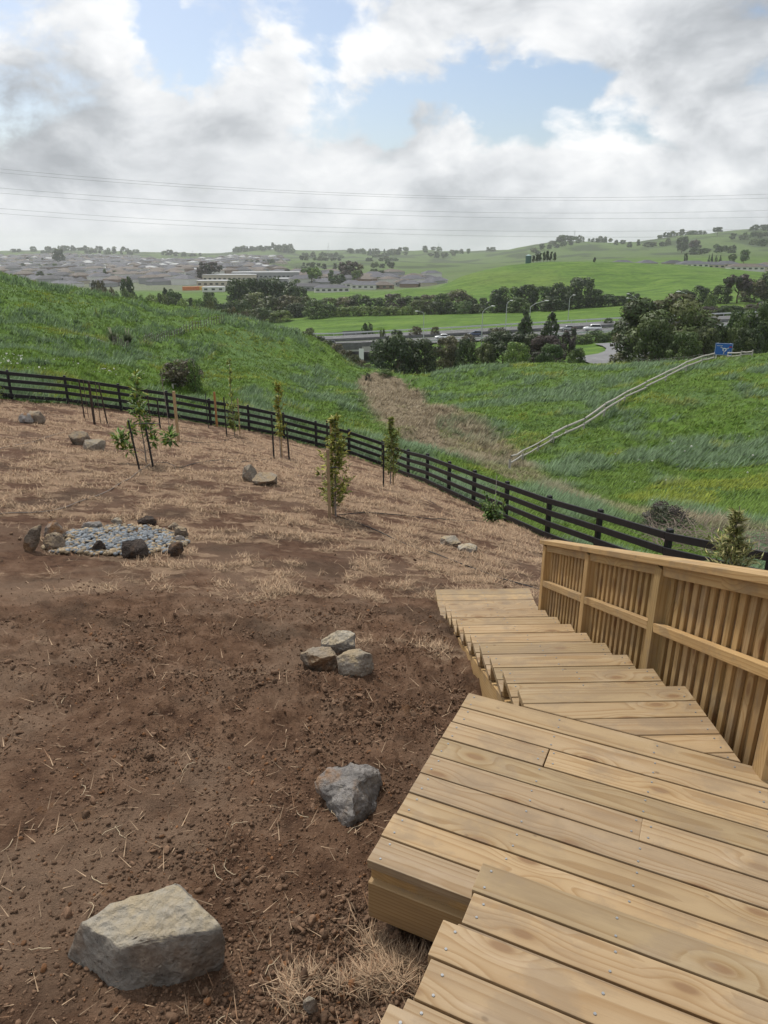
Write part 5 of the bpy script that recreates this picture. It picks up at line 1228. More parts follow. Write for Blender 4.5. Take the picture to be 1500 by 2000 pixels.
# trees beyond the left hill
for k, (u, v, t, w_, kd, pl, lb) in enumerate([(190, 549, 260, 34, 'dome', 'brown', 'brown bushy tree just behind the left hill'), (210, 562, 250, 30, 'dome', 'brown', 'lower brown bush behind the left hill'), (245, 541, 300, 32, 'round', 'dark', 'dark rounded tree standing above the scrub behind the left hill'), (335, 566, 300, 38, 'round', 'mid', 'green tree right of the scrub behind the left hill'), (322, 563, 305, 18, 'column', 'dark', 'dark column tree beside the green tree'),
        (408, 571, 310, 30, 'dome', 'mid', 'green tree at the near edge of the small paddock'), (390, 588, 290, 22, 'dome', 'purple', 'purplish flowering bush below the small paddock'), (372, 584, 292, 14, 'column', 'dark', 'clipped dark hedge tree below the small paddock')]):
    tree_px(u, v, t, w_, kd, pl, 64 + k % 5, lb, 'tree')
for k in range(14): u = 228 + k * 14; tree_px(u + rnd.uniform(-4, 4), 566 + k * 1.6 + rnd.uniform(-4, 4), 280 + rnd.uniform(-15, 15), rnd.uniform(20, 32), 'dome', rnd.choice(['mid', 'olive', 'bright', 'dark']), 70 + k % 4, 'bush in the mixed scrub behind the left hill', 'shrub', G6, 'shrub')
# bush and pampas on the left paddock
tree_px(350, 702, 47, 72, 'dome', 'brown', 80, 'round brown-green bush on the left paddock behind the fence', 'shrub', None, 'shrub', near=True, **hi)
tree_px(376, 702, 46, 26, 'dome', 'bright', 81, 'bright green sprig at the top right of the round paddock bush', 'shrub', None, 'shrub', near=True, nleaf=1500)
tree_px(1305, 985, 21.5, 92, 'dome', 'purple', 82, 'purple-brown twiggy bush beyond the fence near the balustrade', 'shrub', None, 'shrub', near=True, nleaf=5200, leaf=.02)
def tussock(u, v, wpx, hpx, t0, label, seed, plume=0):
    p = hit(u, v, t0); t = p.y * math.cos(PITCH) - p.z * math.sin(PITCH); h_ = hpx * t / FPX; w = wpx * t / FPX; rng = np.random.default_rng(seed); m = 420
    a = rng.uniform(0, 6.28, m); r_ = rng.uniform(0, .14 * w, m); P = np.stack([np.cos(a) * r_, np.sin(a) * r_, np.zeros(m)], 1)
    root = empty('tussock', p, label, 'tussock', 'pampas tussocks on the left paddock'); ln_ = rng.uniform(.15, .62, m) * w / h_ * .9
    hh = h_ * rng.uniform(.55, 1.05, m); c = np.array([[.16, .21, .10]]) * rng.uniform(.5, 1.5, (m, 1)); up = np.stack([np.cos(a) * .6, np.sin(a) * .6, np.ones(m) * .7], 1)
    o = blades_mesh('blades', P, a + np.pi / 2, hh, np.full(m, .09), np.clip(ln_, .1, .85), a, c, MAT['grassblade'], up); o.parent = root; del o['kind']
    for k in range(plume):
        x = rng.uniform(-.3, .3) * w; pts = [Vector((x * .3, 0, h_ * .5)), Vector((x * .8, 0, h_ * 1.1)), Vector((x, 0, h_ * 1.3))]; link('plume', tubes_mesh([tube(pts, [.015, .05, .015], 6)]), plain('plume', (.55, .50, .38), .9), root)
    return root
tussock(222, 668, 28, 22, 50, 'left pampas tussock with pale plumes on the left paddock', 1, 3); tussock(250, 670, 26, 22, 50, 'right pampas tussock beside the old fence on the left paddock', 2, 3)
# pile of cut branches beyond the fence
tl_ = []
for k in range(420):
    u = rnd.uniform(1270, 1520); v = 1052 + (u - 1270) * .13 + rnd.uniform(-22, 26); p = hit(u, v, 13.5); a = rnd.uniform(0, 6.28); ln_ = rnd.uniform(.2, .8); d = Vector((math.cos(a), math.sin(a), rnd.uniform(-.1, .5))) * ln_
    b0 = p + Vector((0, 0, rnd.uniform(0, .35))); md = b0 + d * .5 + Vector((rnd.uniform(-.08, .08), rnd.uniform(-.08, .08), rnd.uniform(0, .1))); tl_.append(tube([b0, md, b0 + d], [.009, .007, .003], 4))
tag(link('brush_pile', tubes_mesh(tl_), plain('dead_branches', (.27, .215, .18), .9, .1, var=.4, scale=3)), 'pile of dead grey-brown branches beyond the fence at the right', 'branches')
# ------------------------------------------------------------------ motorway and roads
def M_asphalt(name, col=.13):
    m, t, b = new_mat(name, .85, .25); P = objcoord(t); n = t.noise(P, .6, 5, .6); f_ = t.noise(P, 30, 3, .6)
    c = t.ramp(n, [(.3, (col * .8, col * .8, col * .83)), (.7, (col * 1.2, col * 1.2, col * 1.22))]); t.l.new(c, b.inputs['Base Color']); bump(t, b, f_, .3, .02); return m
MAT['asphalt'] = M_asphalt('asphalt'); MAT['concrete'] = plain('concrete', (.36, .35, .33), .85, .2, var=.15, scale=1.0); MAT['white'] = plain('white_paint', (.72, .73, .73), .5, .4, var=.04)
MAT['galv'] = plain('galvanised_rail', (.46, .48, .49), .5, .4, .3); MAT['dkconc'] = plain('stained_concrete', (.115, .115, .12), .9, .1, var=.3, scale=.6)
def dense(pts, k=10):
    out = []
    for a, b_ in zip(pts[:-1], pts[1:]): out += [a.lerp(b_, i / k) for i in range(k)]
    return out + [pts[-1]]
MN = dense([a for a, b_ in MWP]); MF = dense([b_ for a, b_ in MWP])
def strip(name, f0, f1, lift, mat, i0=0, i1=None):
    i1 = i1 or len(MN); V_ = []; Q = []
    for k in range(i0, i1):
        a, b_ = MN[k], MF[k]; V_ += [tuple(a.lerp(b_, f0) + Vector((0, 0, lift))), tuple(a.lerp(b_, f1) + Vector((0, 0, lift)))]
    for k in range(i1 - i0 - 1): Q.append((2 * k, 2 * k + 2, 2 * k + 3, 2 * k + 1)[::-1])
    me = bpy.data.meshes.new(name); me.from_pydata(V_, [], Q); me.update(); return link(name, me, mat)
tag(strip('motorway', -.02, 1.02, 0.0, MAT['asphalt']), kind='structure')
for f0 in (.035, .405, .56, .965): tag(strip('lane_edge_line', f0, f0 + .007, .02, MAT['white']), kind='structure')
dash = []
for f0 in (.16, .285, .69, .83):
    for k in range(0, len(MN) - 1, 1):
        a = MN[k].lerp(MF[k], f0); b_ = MN[k + 1].lerp(MF[k + 1], f0); L = (b_ - a).length; d = (b_ - a).normalized(); s_ = 0
        while s_ + 3 < L and abs(a.x) < 230: dash.append((a + d * s_, a + d * (s_ + 3))); s_ += 10
V_ = []; Q = []
for a, b_ in dash: n_ = len(V_); V_ += [tuple(a + Vector((0, -.07, .022))), tuple(b_ + Vector((0, -.07, .022))), tuple(b_ + Vector((0, .07, .022))), tuple(a + Vector((0, .07, .022)))]; Q.append((n_, n_ + 1, n_ + 2, n_ + 3))
me = bpy.data.meshes.new('dashes'); me.from_pydata(V_, [], Q); me.update(); tag(link('lane_dashes', me, MAT['white']), kind='structure')
mb = strip('median', .415, .55, .05, MAT['pasture']); tag(mb, kind='structure')
def barrier(name, f0, label, solid=False, i0=0, i1=None, hgt=.75, mat=None):
    i1 = i1 or len(MN); line = [MN[k].lerp(MF[k], f0) for k in range(i0, i1)]; root = empty(name, line[len(line) // 2], label, 'barrier'); bpy.context.view_layer.update(); inv = root.matrix_world.inverted()
    bm = bmesh.new(); prev = None
    for p in line:
        z0 = .0 if solid else hgt - .36; q = [inv @ (p + Vector((0, dy, dz_))) for dy, dz_ in ((-.12, z0), (.12, z0), (.08, hgt), (-.08, hgt))]; vs = [bm.verts.new(c) for c in q]
        if prev:
            for k in range(4): bm.faces.new((prev[k], vs[k], vs[(k + 1) % 4], prev[(k + 1) % 4]))
        prev = vs
    bmesh.ops.recalc_face_normals(bm, faces=bm.faces[:]); link('rail', bm_mesh(bm), mat or MAT['galv'], root)
    if not solid:
        bm = bmesh.new()
        for a, b_ in zip(line[:-1], line[1:]):
            m = max(1, int((b_ - a).length / 3.8))
            for k in range(m):
                p = inv @ a.lerp(b_, k / m)
                if abs(a.x) < 240: bx(bm, (.12, .14, hgt), (p.x, p.y + .14, p.z + hgt / 2))
        o = link('posts', bm_mesh(bm), MAT['galv'], root); o['kind'] = 'stuff'
    return root
barrier('crash_barrier', -.005, 'steel crash barrier along the near edge of the motorway'); barrier('crash_barrier', .44, 'low dark barrier on the motorway median', True, mat=MAT['dkconc'], hgt=.85); barrier('crash_barrier', 1.0, 'pale crash barrier along the far edge of the motorway', False, hgt=1.0)
# bridge over the lane
def mw_at(u, f0):
    xs_ = [p.x for p in MN]; d = pxdir(u, 660)
    for k in range(len(MN) - 1):
        if MN[k].x / MN[k].y <= d.x / d.y <= MN[k + 1].x / MN[k + 1].y:
            s_ = (d.x / d.y - MN[k].x / MN[k].y) / (MN[k + 1].x / MN[k + 1].y - MN[k].x / MN[k].y + 1e-9); return MN[k].lerp(MN[k + 1], s_).lerp(MF[k].lerp(MF[k + 1], s_), f0)
    return MN[0]
A_, B_ = mw_at(606, 0), mw_at(742, 0); br = empty('road_bridge', (A_ + B_) / 2 - Vector((0, 0, 5)), 'short concrete motorway bridge with a dark opening below', 'bridge'); bpy.context.view_layer.update()
def beam(name, a, b_, dy, w, z0, z1, mat, parent):
    d = b_ - a; o = link(name, box_mesh((d.length, w, z1 - z0), .03), mat); c = (a + b_) / 2; ex = d.normalized(); ey = Vector((-ex.y, ex.x, 0)).normalized()
    place(o, c + Vector((0, dy, (z0 + z1) / 2)), ex, ey, parent); return o
beam('parapet', A_, B_, -.65, .3, -.25, .95, MAT['dkconc'], br); beam('deck_edge', A_, B_, -.42, .9, -1.55, -.27, MAT['concrete'], br); beam('deck_slab', A_, B_, 12.5, 24.5, -1.5, -.42, MAT['dkconc'], br); beam('deck_edge', A_, B_, 25.5, .9, -1.55, -.2, MAT['concrete'], br)
for P_ in (A_, B_): o = link('abutment', box_mesh((1.0, 25, 6.0), .05), MAT['dkconc']); place(o, P_ + Vector((0, 12.5, -4.5)), Vector((1, 0, 0)), Vector((0, 1, 0)), br)
# lane under the bridge and side road
def ground_poly(name, px, lift, mat, t=None, hfun=F1):
    pts = []
    for u, v in px:
        d = pxdir(u, v); lo, hi_ = 120.0, 300.0
        for _ in range(40):
            m = (lo + hi_) / 2
            if d.z * m > hfun(d.x * m, d.y * m): lo = m
            else: hi_ = m
        pts.append(d * lo)
    bm = bmesh.new(); f_ = bm.faces.new([bm.verts.new((p.x, p.y, p.z)) for p in pts]); bmesh.ops.triangulate(bm, faces=[f_])
    for _ in range(5): bmesh.ops.subdivide_edges(bm, edges=bm.edges[:], cuts=1, use_grid_fill=True)
    for v in bm.verts: v.co.z = hfun(v.co.x, v.co.y) + lift
    bmesh.ops.recalc_face_normals(bm, faces=bm.faces[:])
    if sum(f_.normal.z for f_ in bm.faces) < 0: bmesh.ops.reverse_faces(bm, faces=bm.faces[:])
    return tag(link(name, bm_mesh(bm, name, True), mat), kind='structure')
ground_poly('side_road', [(1120, 704), (1149, 697), (1168, 694), (1181, 689), (1184, 683), (1176, 678), (1160, 674), (1212, 671), (1270, 675), (1330, 690), (1300, 704), (1240, 708), (1200, 716), (1160, 716)], .35, M_asphalt('side_asphalt', .20))
A, B = UNDER; dv = Vector((B.x - A.x, B.y - A.y, 0)).normalized(); sv = Vector((-dv.y, dv.x, 0)); bm = bmesh.new(); prev = None
for k in range(26):
    p = A + (B - A) * (k / 25.0); vs = [bm.verts.new((p.x + sv.x * w_, p.y + sv.y * w_, F1(p.x, p.y) + .12)) for w_ in (-3.6, 3.6)]
    if prev: bm.faces.new((prev[0], prev[1], vs[1], vs[0]))
    prev = vs
bmesh.ops.recalc_face_normals(bm, faces=bm.faces[:]); tag(link('lane', bm_mesh(bm), MAT['asphalt']), kind='structure')

# ------------------------------------------------------------------ cars
MAT['tyre'] = plain('tyre', (.02, .02, .02), .8); MAT['glass'] = plain('car_glass', (.02, .025, .03), .12, .6); MAT['lamp_red'] = plain('tail_light', (.35, .02, .02), .3); MAT['lamp_white'] = plain('head_light', (.8, .8, .78), .2, .6)
PROF = {'sedan': ([(-2.2, .28), (-2.25, .62), (-2.12, .92), (-1.55, .98), (1.0, .95), (1.95, .82), (2.22, .62), (2.2, .28)], [(-1.62, .96), (-1.0, 1.42), (.25, 1.45), (1.05, .95)]),
        'hatch': ([(-2.0, .28), (-2.05, .7), (-1.95, .98), (-1.5, 1.0), (1.0, .95), (1.8, .82), (2.05, .6), (2.0, .28)], [(-1.9, .98), (-1.55, 1.46), (.2, 1.5), (1.05, .95)]),
        'wagon': ([(-2.35, .38), (-2.4, .8), (-2.3, 1.1), (-1.5, 1.12), (1.05, 1.1), (2.1, .98), (2.4, .72), (2.35, .38)], [(-2.25, 1.1), (-2.0, 1.72), (.3, 1.76), (1.1, 1.1)])}
def car(u, v, t, kind, col, label, fwd, f0=None, z=None):
    p = at(u, v, t)
    if f0 is not None: p = mw_at(u, f0) + Vector((0, 0, .02))
    elif z is not None: p.z = F1(p.x, p.y) + .14
    root = empty('car', p, label, 'car'); root.rotation_euler = (0, 0, fwd); body, cab = PROF[kind]; pm = plain('paint_' + kind + str(u), col, .25, .6, .2, var=.03)
    def loft(prof, w0, w1, top_in=0.0):
        bm = bmesh.new(); zs_ = [q[1] for q in prof]; zm, zM = min(zs_), max(zs_); rings = []
        for s_ in (-1, 1): rings.append([bm.verts.new((x, s_ * (w0 + (w1 - w0) * (z_ - zm) / (zM - zm)), z_)) for x, z_ in prof])
        n_ = len(prof)
        for k in range(n_): bm.faces.new((rings[0][k], rings[0][(k + 1) % n_], rings[1][(k + 1) % n_], rings[1][k]))
        bm.faces.new(rings[0][::-1]); bm.faces.new(rings[1]); bmesh.ops.recalc_face_normals(bm, faces=bm.faces[:])
        bmesh.ops.bevel(bm, geom=bm.edges[:], offset=.05, segments=2, affect='EDGES', clamp_overlap=True); return bm_mesh(bm, 'body', True)
    link('body', loft(body, .90, .86), pm, root); link('roof', loft([(x * .96, z_ + .02) if z_ > 1.3 else (x, z_) for x, z_ in cab], .80, .64), pm, root)
    gl = [(x * .93, z_ - .07 if z_ > 1.3 else z_ + .03) for x, z_ in cab]
    for s_ in (-1, 1):
        bm = bmesh.new(); zm = min(q[1] for q in gl); zM = max(q[1] for q in cab); vs = [bm.verts.new((x, s_ * (.815 + (.655 - .815) * (z_ - zm) / (zM - zm)), z_)) for x, z_ in gl]; f_ = bm.faces.new(vs); bmesh.ops.solidify(bm, geom=[f_], thickness=.02); link('window', bm_mesh(bm), MAT['glass'], root)
    for (xa, za), (xb, zb), nm in ((cab[0], cab[1], 'window'), (cab[3], cab[2], 'windscreen')):
        bm = bmesh.new(); d = .03 if xa > 0 else -.03; vs = [bm.verts.new(c) for c in ((xa + d, -.68, za + .06), (xa + d, .68, za + .06), (xb + d, .56, zb - .06), (xb + d, -.56, zb - .06))]; f_ = bm.faces.new(vs); bmesh.ops.solidify(bm, geom=[f_], thickness=.02); link(nm, bm_mesh(bm), MAT['glass'], root)
    for x in (-1.32, 1.38):
        for s_ in (-1, 1):
            bm = bmesh.new(); bmesh.ops.create_cone(bm, cap_ends=True, segments=18, radius1=.33, radius2=.33, depth=.22, matrix=Matrix.Translation((x, s_ * .82, .33)) @ Matrix.Rotation(math.pi / 2, 4, 'X')); w_ = link('wheel', bm_mesh(bm), MAT['tyre'], root)
            bm = bmesh.new(); bmesh.ops.create_cone(bm, cap_ends=True, segments=14, radius1=.2, radius2=.2, depth=.02, matrix=Matrix.Translation((x, s_ * .94, .33)) @ Matrix.Rotation(math.pi / 2, 4, 'X')); link('rim', bm_mesh(bm), MAT['galv'], w_)
    for s_ in (-1, 1): link('headlight', box_mesh((.08, .34, .14), .02, 1, (body[6][0] - .06, s_ * .62, .70)), MAT['lamp_white'], root); link('tail_light', box_mesh((.08, .28, .2), .02, 1, (body[1][0] + .06, s_ * .66, .82)), MAT['lamp_red'], root)
    return root
car(640, 660, 218, 'hatch', (.02, .025, .03), 'dark hatchback with a pale roof crossing the motorway bridge', math.pi, .13); car(868, 654, 205, 'sedan', (.70, .71, .72), 'white sedan on the near lanes of the motorway', math.pi, .22)
car(935, 648, 203, 'hatch', (.05, .07, .12), 'dark blue hatchback ahead of the white sedan by a lamp post', math.pi, .33); car(1124, 634, 202, 'sedan', (.32, .33, .34), 'grey sedan half hidden by bushes on the motorway', math.pi, .36); car(1168, 640, 200, 'wagon', (.75, .76, .77), 'white utility vehicle near the very large tree', math.pi, .24)
car(730, 705, 203, 'hatch', (.72, .73, .74), 'white car on the lane below the bridge', 2.2, None, 1); car(1494, 583, 245, 'hatch', (.03, .03, .04), 'dark car on the slip road at the right edge', 0.2, None, 1)
# white road sign by the lane
def signpost(u, v, t, w, h_, clear, label, face, back, z=None):
    p = at(u, v, t); p.z = z if z is not None else F1(p.x, p.y); root = empty('road_sign', p, label, 'sign'); root.rotation_euler = (0, 0, -math.atan2(p.x, p.y) * .8)
    for s_ in (-1, 1): link('leg', box_mesh((.11, .11, clear + h_), .01, 1, (s_ * w * .36, .10, (clear + h_) / 2)), MAT['white'], root)
    link('panel', box_mesh((w, .06, h_), .03, 2, (0, 0, clear + h_ / 2)), face, root); return root, p
signpost(706, 712, 196, 1.3, 2.9, 3.2, 'white road sign on two legs below the bridge', MAT['white'], None)

# ------------------------------------------------------------------ lamp posts
def lamp(u, vtop, t, label, arms, hgt=None, vb=None):
    p = at(u, vtop, t); z = F1(p.x, p.y); H_ = p.z - z; root = empty('street_lamp', (p.x, p.y, z), label, 'street lamp', 'street lamps of the motorway')
    link('pole', tubes_mesh([tube([Vector((0, 0, -.3)), Vector((0, 0, H_))], [.13, .075], 8)]), MAT['galv'], root)
    for dx, dz_ in arms:
        e_ = Vector((dx, -.3, H_ + dz_)); link('arm', tubes_mesh([tube([Vector((0, 0, H_ - .05)), Vector((dx * .35, -.1, H_ + dz_ * .55)), e_], [.06, .055, .05], 6)]), MAT['galv'], root)
        bm = bmesh.new(); bmesh.ops.create_icosphere(bm, subdivisions=2, radius=1.0, matrix=Matrix.Translation((e_.x + (.3 if dx > 0 else -.3), e_.y, e_.z)) @ Matrix.Diagonal((.5, .2, .13, 1))); link('lamp_head', bm_mesh(bm, 'lamp', True), MAT['white'], root)
lamp(828, 612, 196, 'street lamp with one arm to the left, near the hedgerow field', [(-1.7, .6)]); lamp(943, 609, 165, 'street lamp leaning its arm right, in front of the blue car', [(1.9, 1.3)]); lamp(990, 594, 203, 'tall slim street lamp with a short arm, left of the conifers', [(.9, 1.0)])
lamp(1036, 599, 160, 'street lamp with a long arm to the right, above the left conifer', [(3.2, 1.3)]); lamp(1113, 582, 226, 'distant slim street lamp in front of the tallest dark tree', [(.9, .9)]); lamp(1247, 588, 226, 'street lamp with arms on both sides, left of the very large tree', [(-3.3, .9), (-3.3, 2.2), (1.2, .8)]); lamp(1350, 580, 150, 'street lamp behind the very large tree, only its arm showing', [(-2.6, 1.1)])

# ------------------------------------------------------------------ blue roundabout sign and old fences on the right paddock
MAT['signblue'] = plain('sign_blue', (.02, .115, .42), .4, .4, var=.05); MAT['signred'] = plain('sign_red', (.55, .03, .03), .4)
p = at(1411, 696, 79.5); zb = H1(p.x, p.y); sg, _ = signpost(1411, 696, 79.5, 1.78, 1.30, .42, 'blue roundabout direction sign on the right crest', MAT['signblue'], None, zb)
def signplate(name, pts, mat, y=-.036, th=.008):
    bm = bmesh.new(); f_ = bm.faces.new([bm.verts.new((x, y, z_)) for x, z_ in pts]); bmesh.ops.solidify(bm, geom=[f_], thickness=th); bmesh.ops.recalc_face_normals(bm, faces=bm.faces[:]); return link(name, bm_mesh(bm), mat, sg)
z0 = .42
for a, b_ in (((-.87, .02), (.87, .06)), ((-.87, 1.24), (.87, 1.28)), ((-.87, .062), (-.83, 1.238)), ((.83, .062), (.87, 1.238))): signplate('border', [(a[0], z0 + a[1]), (b_[0], z0 + a[1]), (b_[0], z0 + b_[1]), (a[0], z0 + b_[1])], MAT['white'])
cx_s, cz_s = .10, z0 + .60
ring = [(cx_s + math.cos(k * .2618) * .20, cz_s + math.sin(k * .2618) * .20) for k in range(25)]; rin = [(cx_s + math.cos(k * .2618) * .11, cz_s + math.sin(k * .2618) * .11) for k in range(25)]
bm = bmesh.new()
for k in range(24):
    if 16 <= k <= 17: continue
    bm.faces.new([bm.verts.new((x, -.0372, z_)) for x, z_ in (ring[k], ring[k + 1], rin[k + 1], rin[k])])
bmesh.ops.remove_doubles(bm, verts=bm.verts[:], dist=.0005); bmesh.ops.solidify(bm, geom=bm.faces[:], thickness=.006); link('roundabout_symbol', bm_mesh(bm), MAT['white'], sg)
def bar(x0, z0_, x1, z1_, w_, nm='arrow', y=-.0378):
    d = Vector((x1 - x0, z1_ - z0_)).normalized(); s_ = Vector((-d.y, d.x)) * w_ / 2; signplate(nm, [(x0 - s_.x, z0_ - s_.y), (x1 - s_.x, z1_ - s_.y), (x1 + s_.x, z1_ + s_.y), (x0 + s_.x, z0_ + s_.y)], MAT['white'] if nm != 'route_patch' else MAT['signred'], y)
bar(cx_s - .02, cz_s - .19, cx_s - .04, cz_s - .46, .10); bar(cx_s - .15, cz_s + .12, cx_s - .34, cz_s + .24, .09); signplate('arrow', [(cx_s - .42, cz_s + .33), (cx_s - .42, cz_s + .16), (cx_s - .28, cz_s + .30)], MAT['white'], -.039); bar(cx_s + .16, cz_s + .10, cx_s + .34, cz_s + .16, .09); signplate('arrow', [(cx_s + .44, cz_s + .22), (cx_s + .30, cz_s + .26), (cx_s + .34, cz_s + .08)], MAT['white'], -.039)
bar(cx_s + .44, cz_s + .32, cx_s + .70, cz_s + .32, .14, 'route_patch'); 
for k in range(7): bar(-.72 + k * .085, z0 + 1.02, -.72 + k * .085 + .06, z0 + 1.02, .085, 'lettering')
bar(cx_s + .48, cz_s - .12, cx_s + .60, cz_s - .12, .07, 'lettering')
def rail_run(px, label, rad=.06, gap=.26, nrails=2, name='old_fence', posts=True, group=None, near_t=30, plen=.5):
    pts = [hit(u, v, near_t) for u, v in px]; root = empty(name, pts[0], label, 'fence', group); bpy.context.view_layer.update(); inv = Matrix.Translation(-pts[0])
    for r_ in range(nrails):
        for a, b_ in zip(pts[:-1], pts[1:]):
            j = Vector((rnd.uniform(-.05, .05), rnd.uniform(-.05, .05), rnd.uniform(-.03, .05))); up_ = Vector((0, 0, .34 + r_ * gap)); m = (a + b_) / 2 + up_ + Vector((0, 0, rnd.uniform(-.08, .03))); link('rail', tubes_mesh([tube([inv @ (a + up_ + j), inv @ m, inv @ (b_ + up_ - j)], rad, 6)]), MAT['oldwood'], root)
    if posts:
        for a in pts: link('post', tubes_mesh([tube([inv @ (a - Vector((0, 0, .2))), inv @ (a + Vector((0, 0, plen)))], .07, 6)]), MAT['oldwood'], root)
    return root
rail_run([(995, 915), (1020, 900), (1050, 884), (1080, 866)], 'short weathered double rail at the lower end of the right paddock', .05, .34, near_t=30)
rail_run([(1075, 868), (1105, 853), (1140, 838), (1180, 808), (1220, 784), (1260, 764), (1300, 742), (1340, 722), (1370, 710), (1393, 704)], 'long weathered double rail climbing the right paddock to the sign', .085, .42, near_t=30)
rail_run([(1420, 702), (1446, 700), (1468, 698)], 'stub of grey rails right of the blue sign', .08, .28, near_t=60, plen=.8)
rail_run([(338, 760), (358, 761), (378, 762)], 'short grey rail in front of the round paddock bush', .05, .25, near_t=40, plen=.35)
rail_run([(170, 664), (195, 672), (220, 678), (248, 682)], 'pale sagging rail left of the pampas on the left paddock', .05, .2, 1, near_t=50)
MAT['batten'] = plain('dark_batten', (.17, .15, .125), .9, .1, var=.3)
def post_row(px, n, label, hgt, rad, t0, name='old_fence', wires=True):
    pts = [hit(u, v, t0) for u, v in px]; root = empty(name, pts[0], label, 'fence'); seg = dense(pts, 12); L = [0]
    for a, b_ in zip(seg[:-1], seg[1:]): L.append(L[-1] + (b_ - a).length)
    tops = []
    for k in range(n):
        s_ = L[-1] * k / (n - 1); i = max(0, min(len(seg) - 2, int(np.searchsorted(L, s_)) - 1)); p_ = seg[i].lerp(seg[i + 1], (s_ - L[i]) / (L[i + 1] - L[i] + 1e-9)); z_ = H1(p_.x, p_.y); q_ = Vector((p_.x, p_.y, z_)) - pts[0]; hh = hgt * rnd.uniform(.8, 1.15)
        link('post', tubes_mesh([tube([q_ - Vector((0, 0, .2)), q_ + Vector((rnd.uniform(-.06, .06), rnd.uniform(-.06, .06), hh))], rad, 5)]), MAT['batten'], root); tops.append(q_ + Vector((0, 0, hh * .85)))
    if wires:
        for f_ in (1.0, .55): link('wire', tubes_mesh([tube([Vector((t_.x, t_.y, t_.z - (1 - f_) * hgt * .85)) for t_ in tops], .008, 4)]), MAT['galv'], root)
post_row([(282, 672), (320, 662), (365, 650), (400, 643), (438, 636)], 34, 'long batten fence crossing the left paddock', 1.0, .045, 50); post_row([(222, 680), (252, 684)], 9, 'broken battens below the pampas tussocks', .8, .045, 50); post_row([(1238, 703), (1290, 702), (1340, 700), (1392, 699)], 18, 'row of small fence posts along the right crest by the very large tree', .75, .05, 60)

# ------------------------------------------------------------------ town
MAT['roof_grey'] = plain('roof_grey', (.105, .105, .125), .7, .2, var=.2, scale=.3); MAT['roof_dark'] = plain('roof_dark', (.062, .062, .074), .7, .2, var=.2, scale=.3); MAT['roof_brown'] = plain('roof_brown', (.14, .115, .10), .7, .2, var=.2, scale=.3); MAT['roof_pale'] = plain('roof_pale', (.33, .34, .345), .6, .3, var=.1, scale=.2); MAT['roof_red'] = plain('roof_red', (.22, .085, .06), .7)
MAT['wall_white'] = plain('wall_white', (.62, .61, .58), .8); MAT['wall_grey'] = plain('wall_grey', (.30, .30, .31), .8); MAT['wall_cream'] = plain('wall_cream', (.48, .43, .35), .8); MAT['wall_brick'] = plain('wall_brick', (.24, .17, .14), .8); MAT['pane'] = plain('window_pane', (.04, .045, .05), .15, .6)
def hip_arrays(w, d, hw, hr, ov=.5):
    """walls then hip roof: verts, quads, roof flag"""
    x, y = w / 2, d / 2; X_, Y_ = x + ov, y + ov; rl = max(w - d, 1.0) / 2
    V_ = [(-x, -y, -1.5), (x, -y, -1.5), (x, y, -1.5), (-x, y, -1.5), (-x, -y, hw), (x, -y, hw), (x, y, hw), (-x, y, hw), (-X_, -Y_, hw), (X_, -Y_, hw), (X_, Y_, hw), (-X_, Y_, hw), (-rl, 0, hw + hr), (rl, 0, hw + hr)]
    Q = [(0, 1, 5, 4), (1, 2, 6, 5), (2, 3, 7, 6), (3, 0, 4, 7), (8, 9, 13, 12), (10, 11, 12, 13), (9, 10, 13, 13), (11, 8, 12, 12)]
    return V_, Q, [0, 0, 0, 0, 1, 1, 1, 1]
def hip_mesh(w, d, hw, hr, wall, roof):
    V_, Q, fl = hip_arrays(w, d, hw, hr); me = bpy.data.meshes.new('house'); me.from_pydata(V_, [], [tuple(dict.fromkeys(q)) for q in Q]); me.update(); me.materials.append(MAT[wall]); me.materials.append(MAT[roof])
    for p_, f_ in zip(me.polygons, fl): p_.material_index = f_
    return me
WALLS = ['wall_white', 'wall_grey', 'wall_cream', 'wall_brick', 'wall_white', 'wall_grey']; ROOFS = ['roof_grey', 'roof_dark', 'roof_grey', 'roof_dark', 'roof_brown', 'roof_grey', 'roof_dark', 'roof_brown']
VAR = [hip_mesh(rnd.uniform(13, 20), rnd.uniform(9, 13), rnd.choice([2.8, 2.8, 5.2]), rnd.uniform(1.8, 2.8), WALLS[k % 6], ROOFS[k % 8]) for k in range(24)]
cand = []; r2 = random.Random(77); tries = 0
while len(cand) < 1500 and tries < 60000:
    tries += 1; t = math.sqrt(r2.uniform(560 ** 2, 2150 ** 2)); u = r2.uniform(-60, 900); d = pxdir(u, 500); x, y = d.x * t, d.y * t
    if float(town_mask(np.array([x]), np.array([y]))[0]) < .6: continue
    if any(abs(x - a) < 14 and abs(y - b_) < 17 for a, b_, *_ in cand[-400:]): continue
    if 380 < u < 575 and t < 800: continue
    cand.append((x, y, t, u))
cand.sort(key=lambda c: c[2])
zs_ = far_h(np.array([c[0] for c in cand]), np.array([c[1] for c in cand]))
def housecell(u, t):
    side_ = 'left' if u < 250 else ('middle' if u < 500 else 'right'); dist_ = 'near' if t < 900 else ('middle' if t < 1150 else 'upper'); return 'small house in the %s rows of the far town, %s part' % (dist_, side_)
for k, (x, y, t, u) in enumerate(cand[:290]):
    o = bpy.data.objects.new('house', VAR[r2.randrange(24)]); COL.objects.link(o); o.location = (x, y, float(zs_[k])); o.rotation_euler = (0, 0, r2.choice([0, .3, -.4, 1.2, .8]) + r2.uniform(-.15, .15)); tag(o, housecell(u, t), 'house', 'houses of the far town')
VV = []; FF = []; MI = []
wl = 0
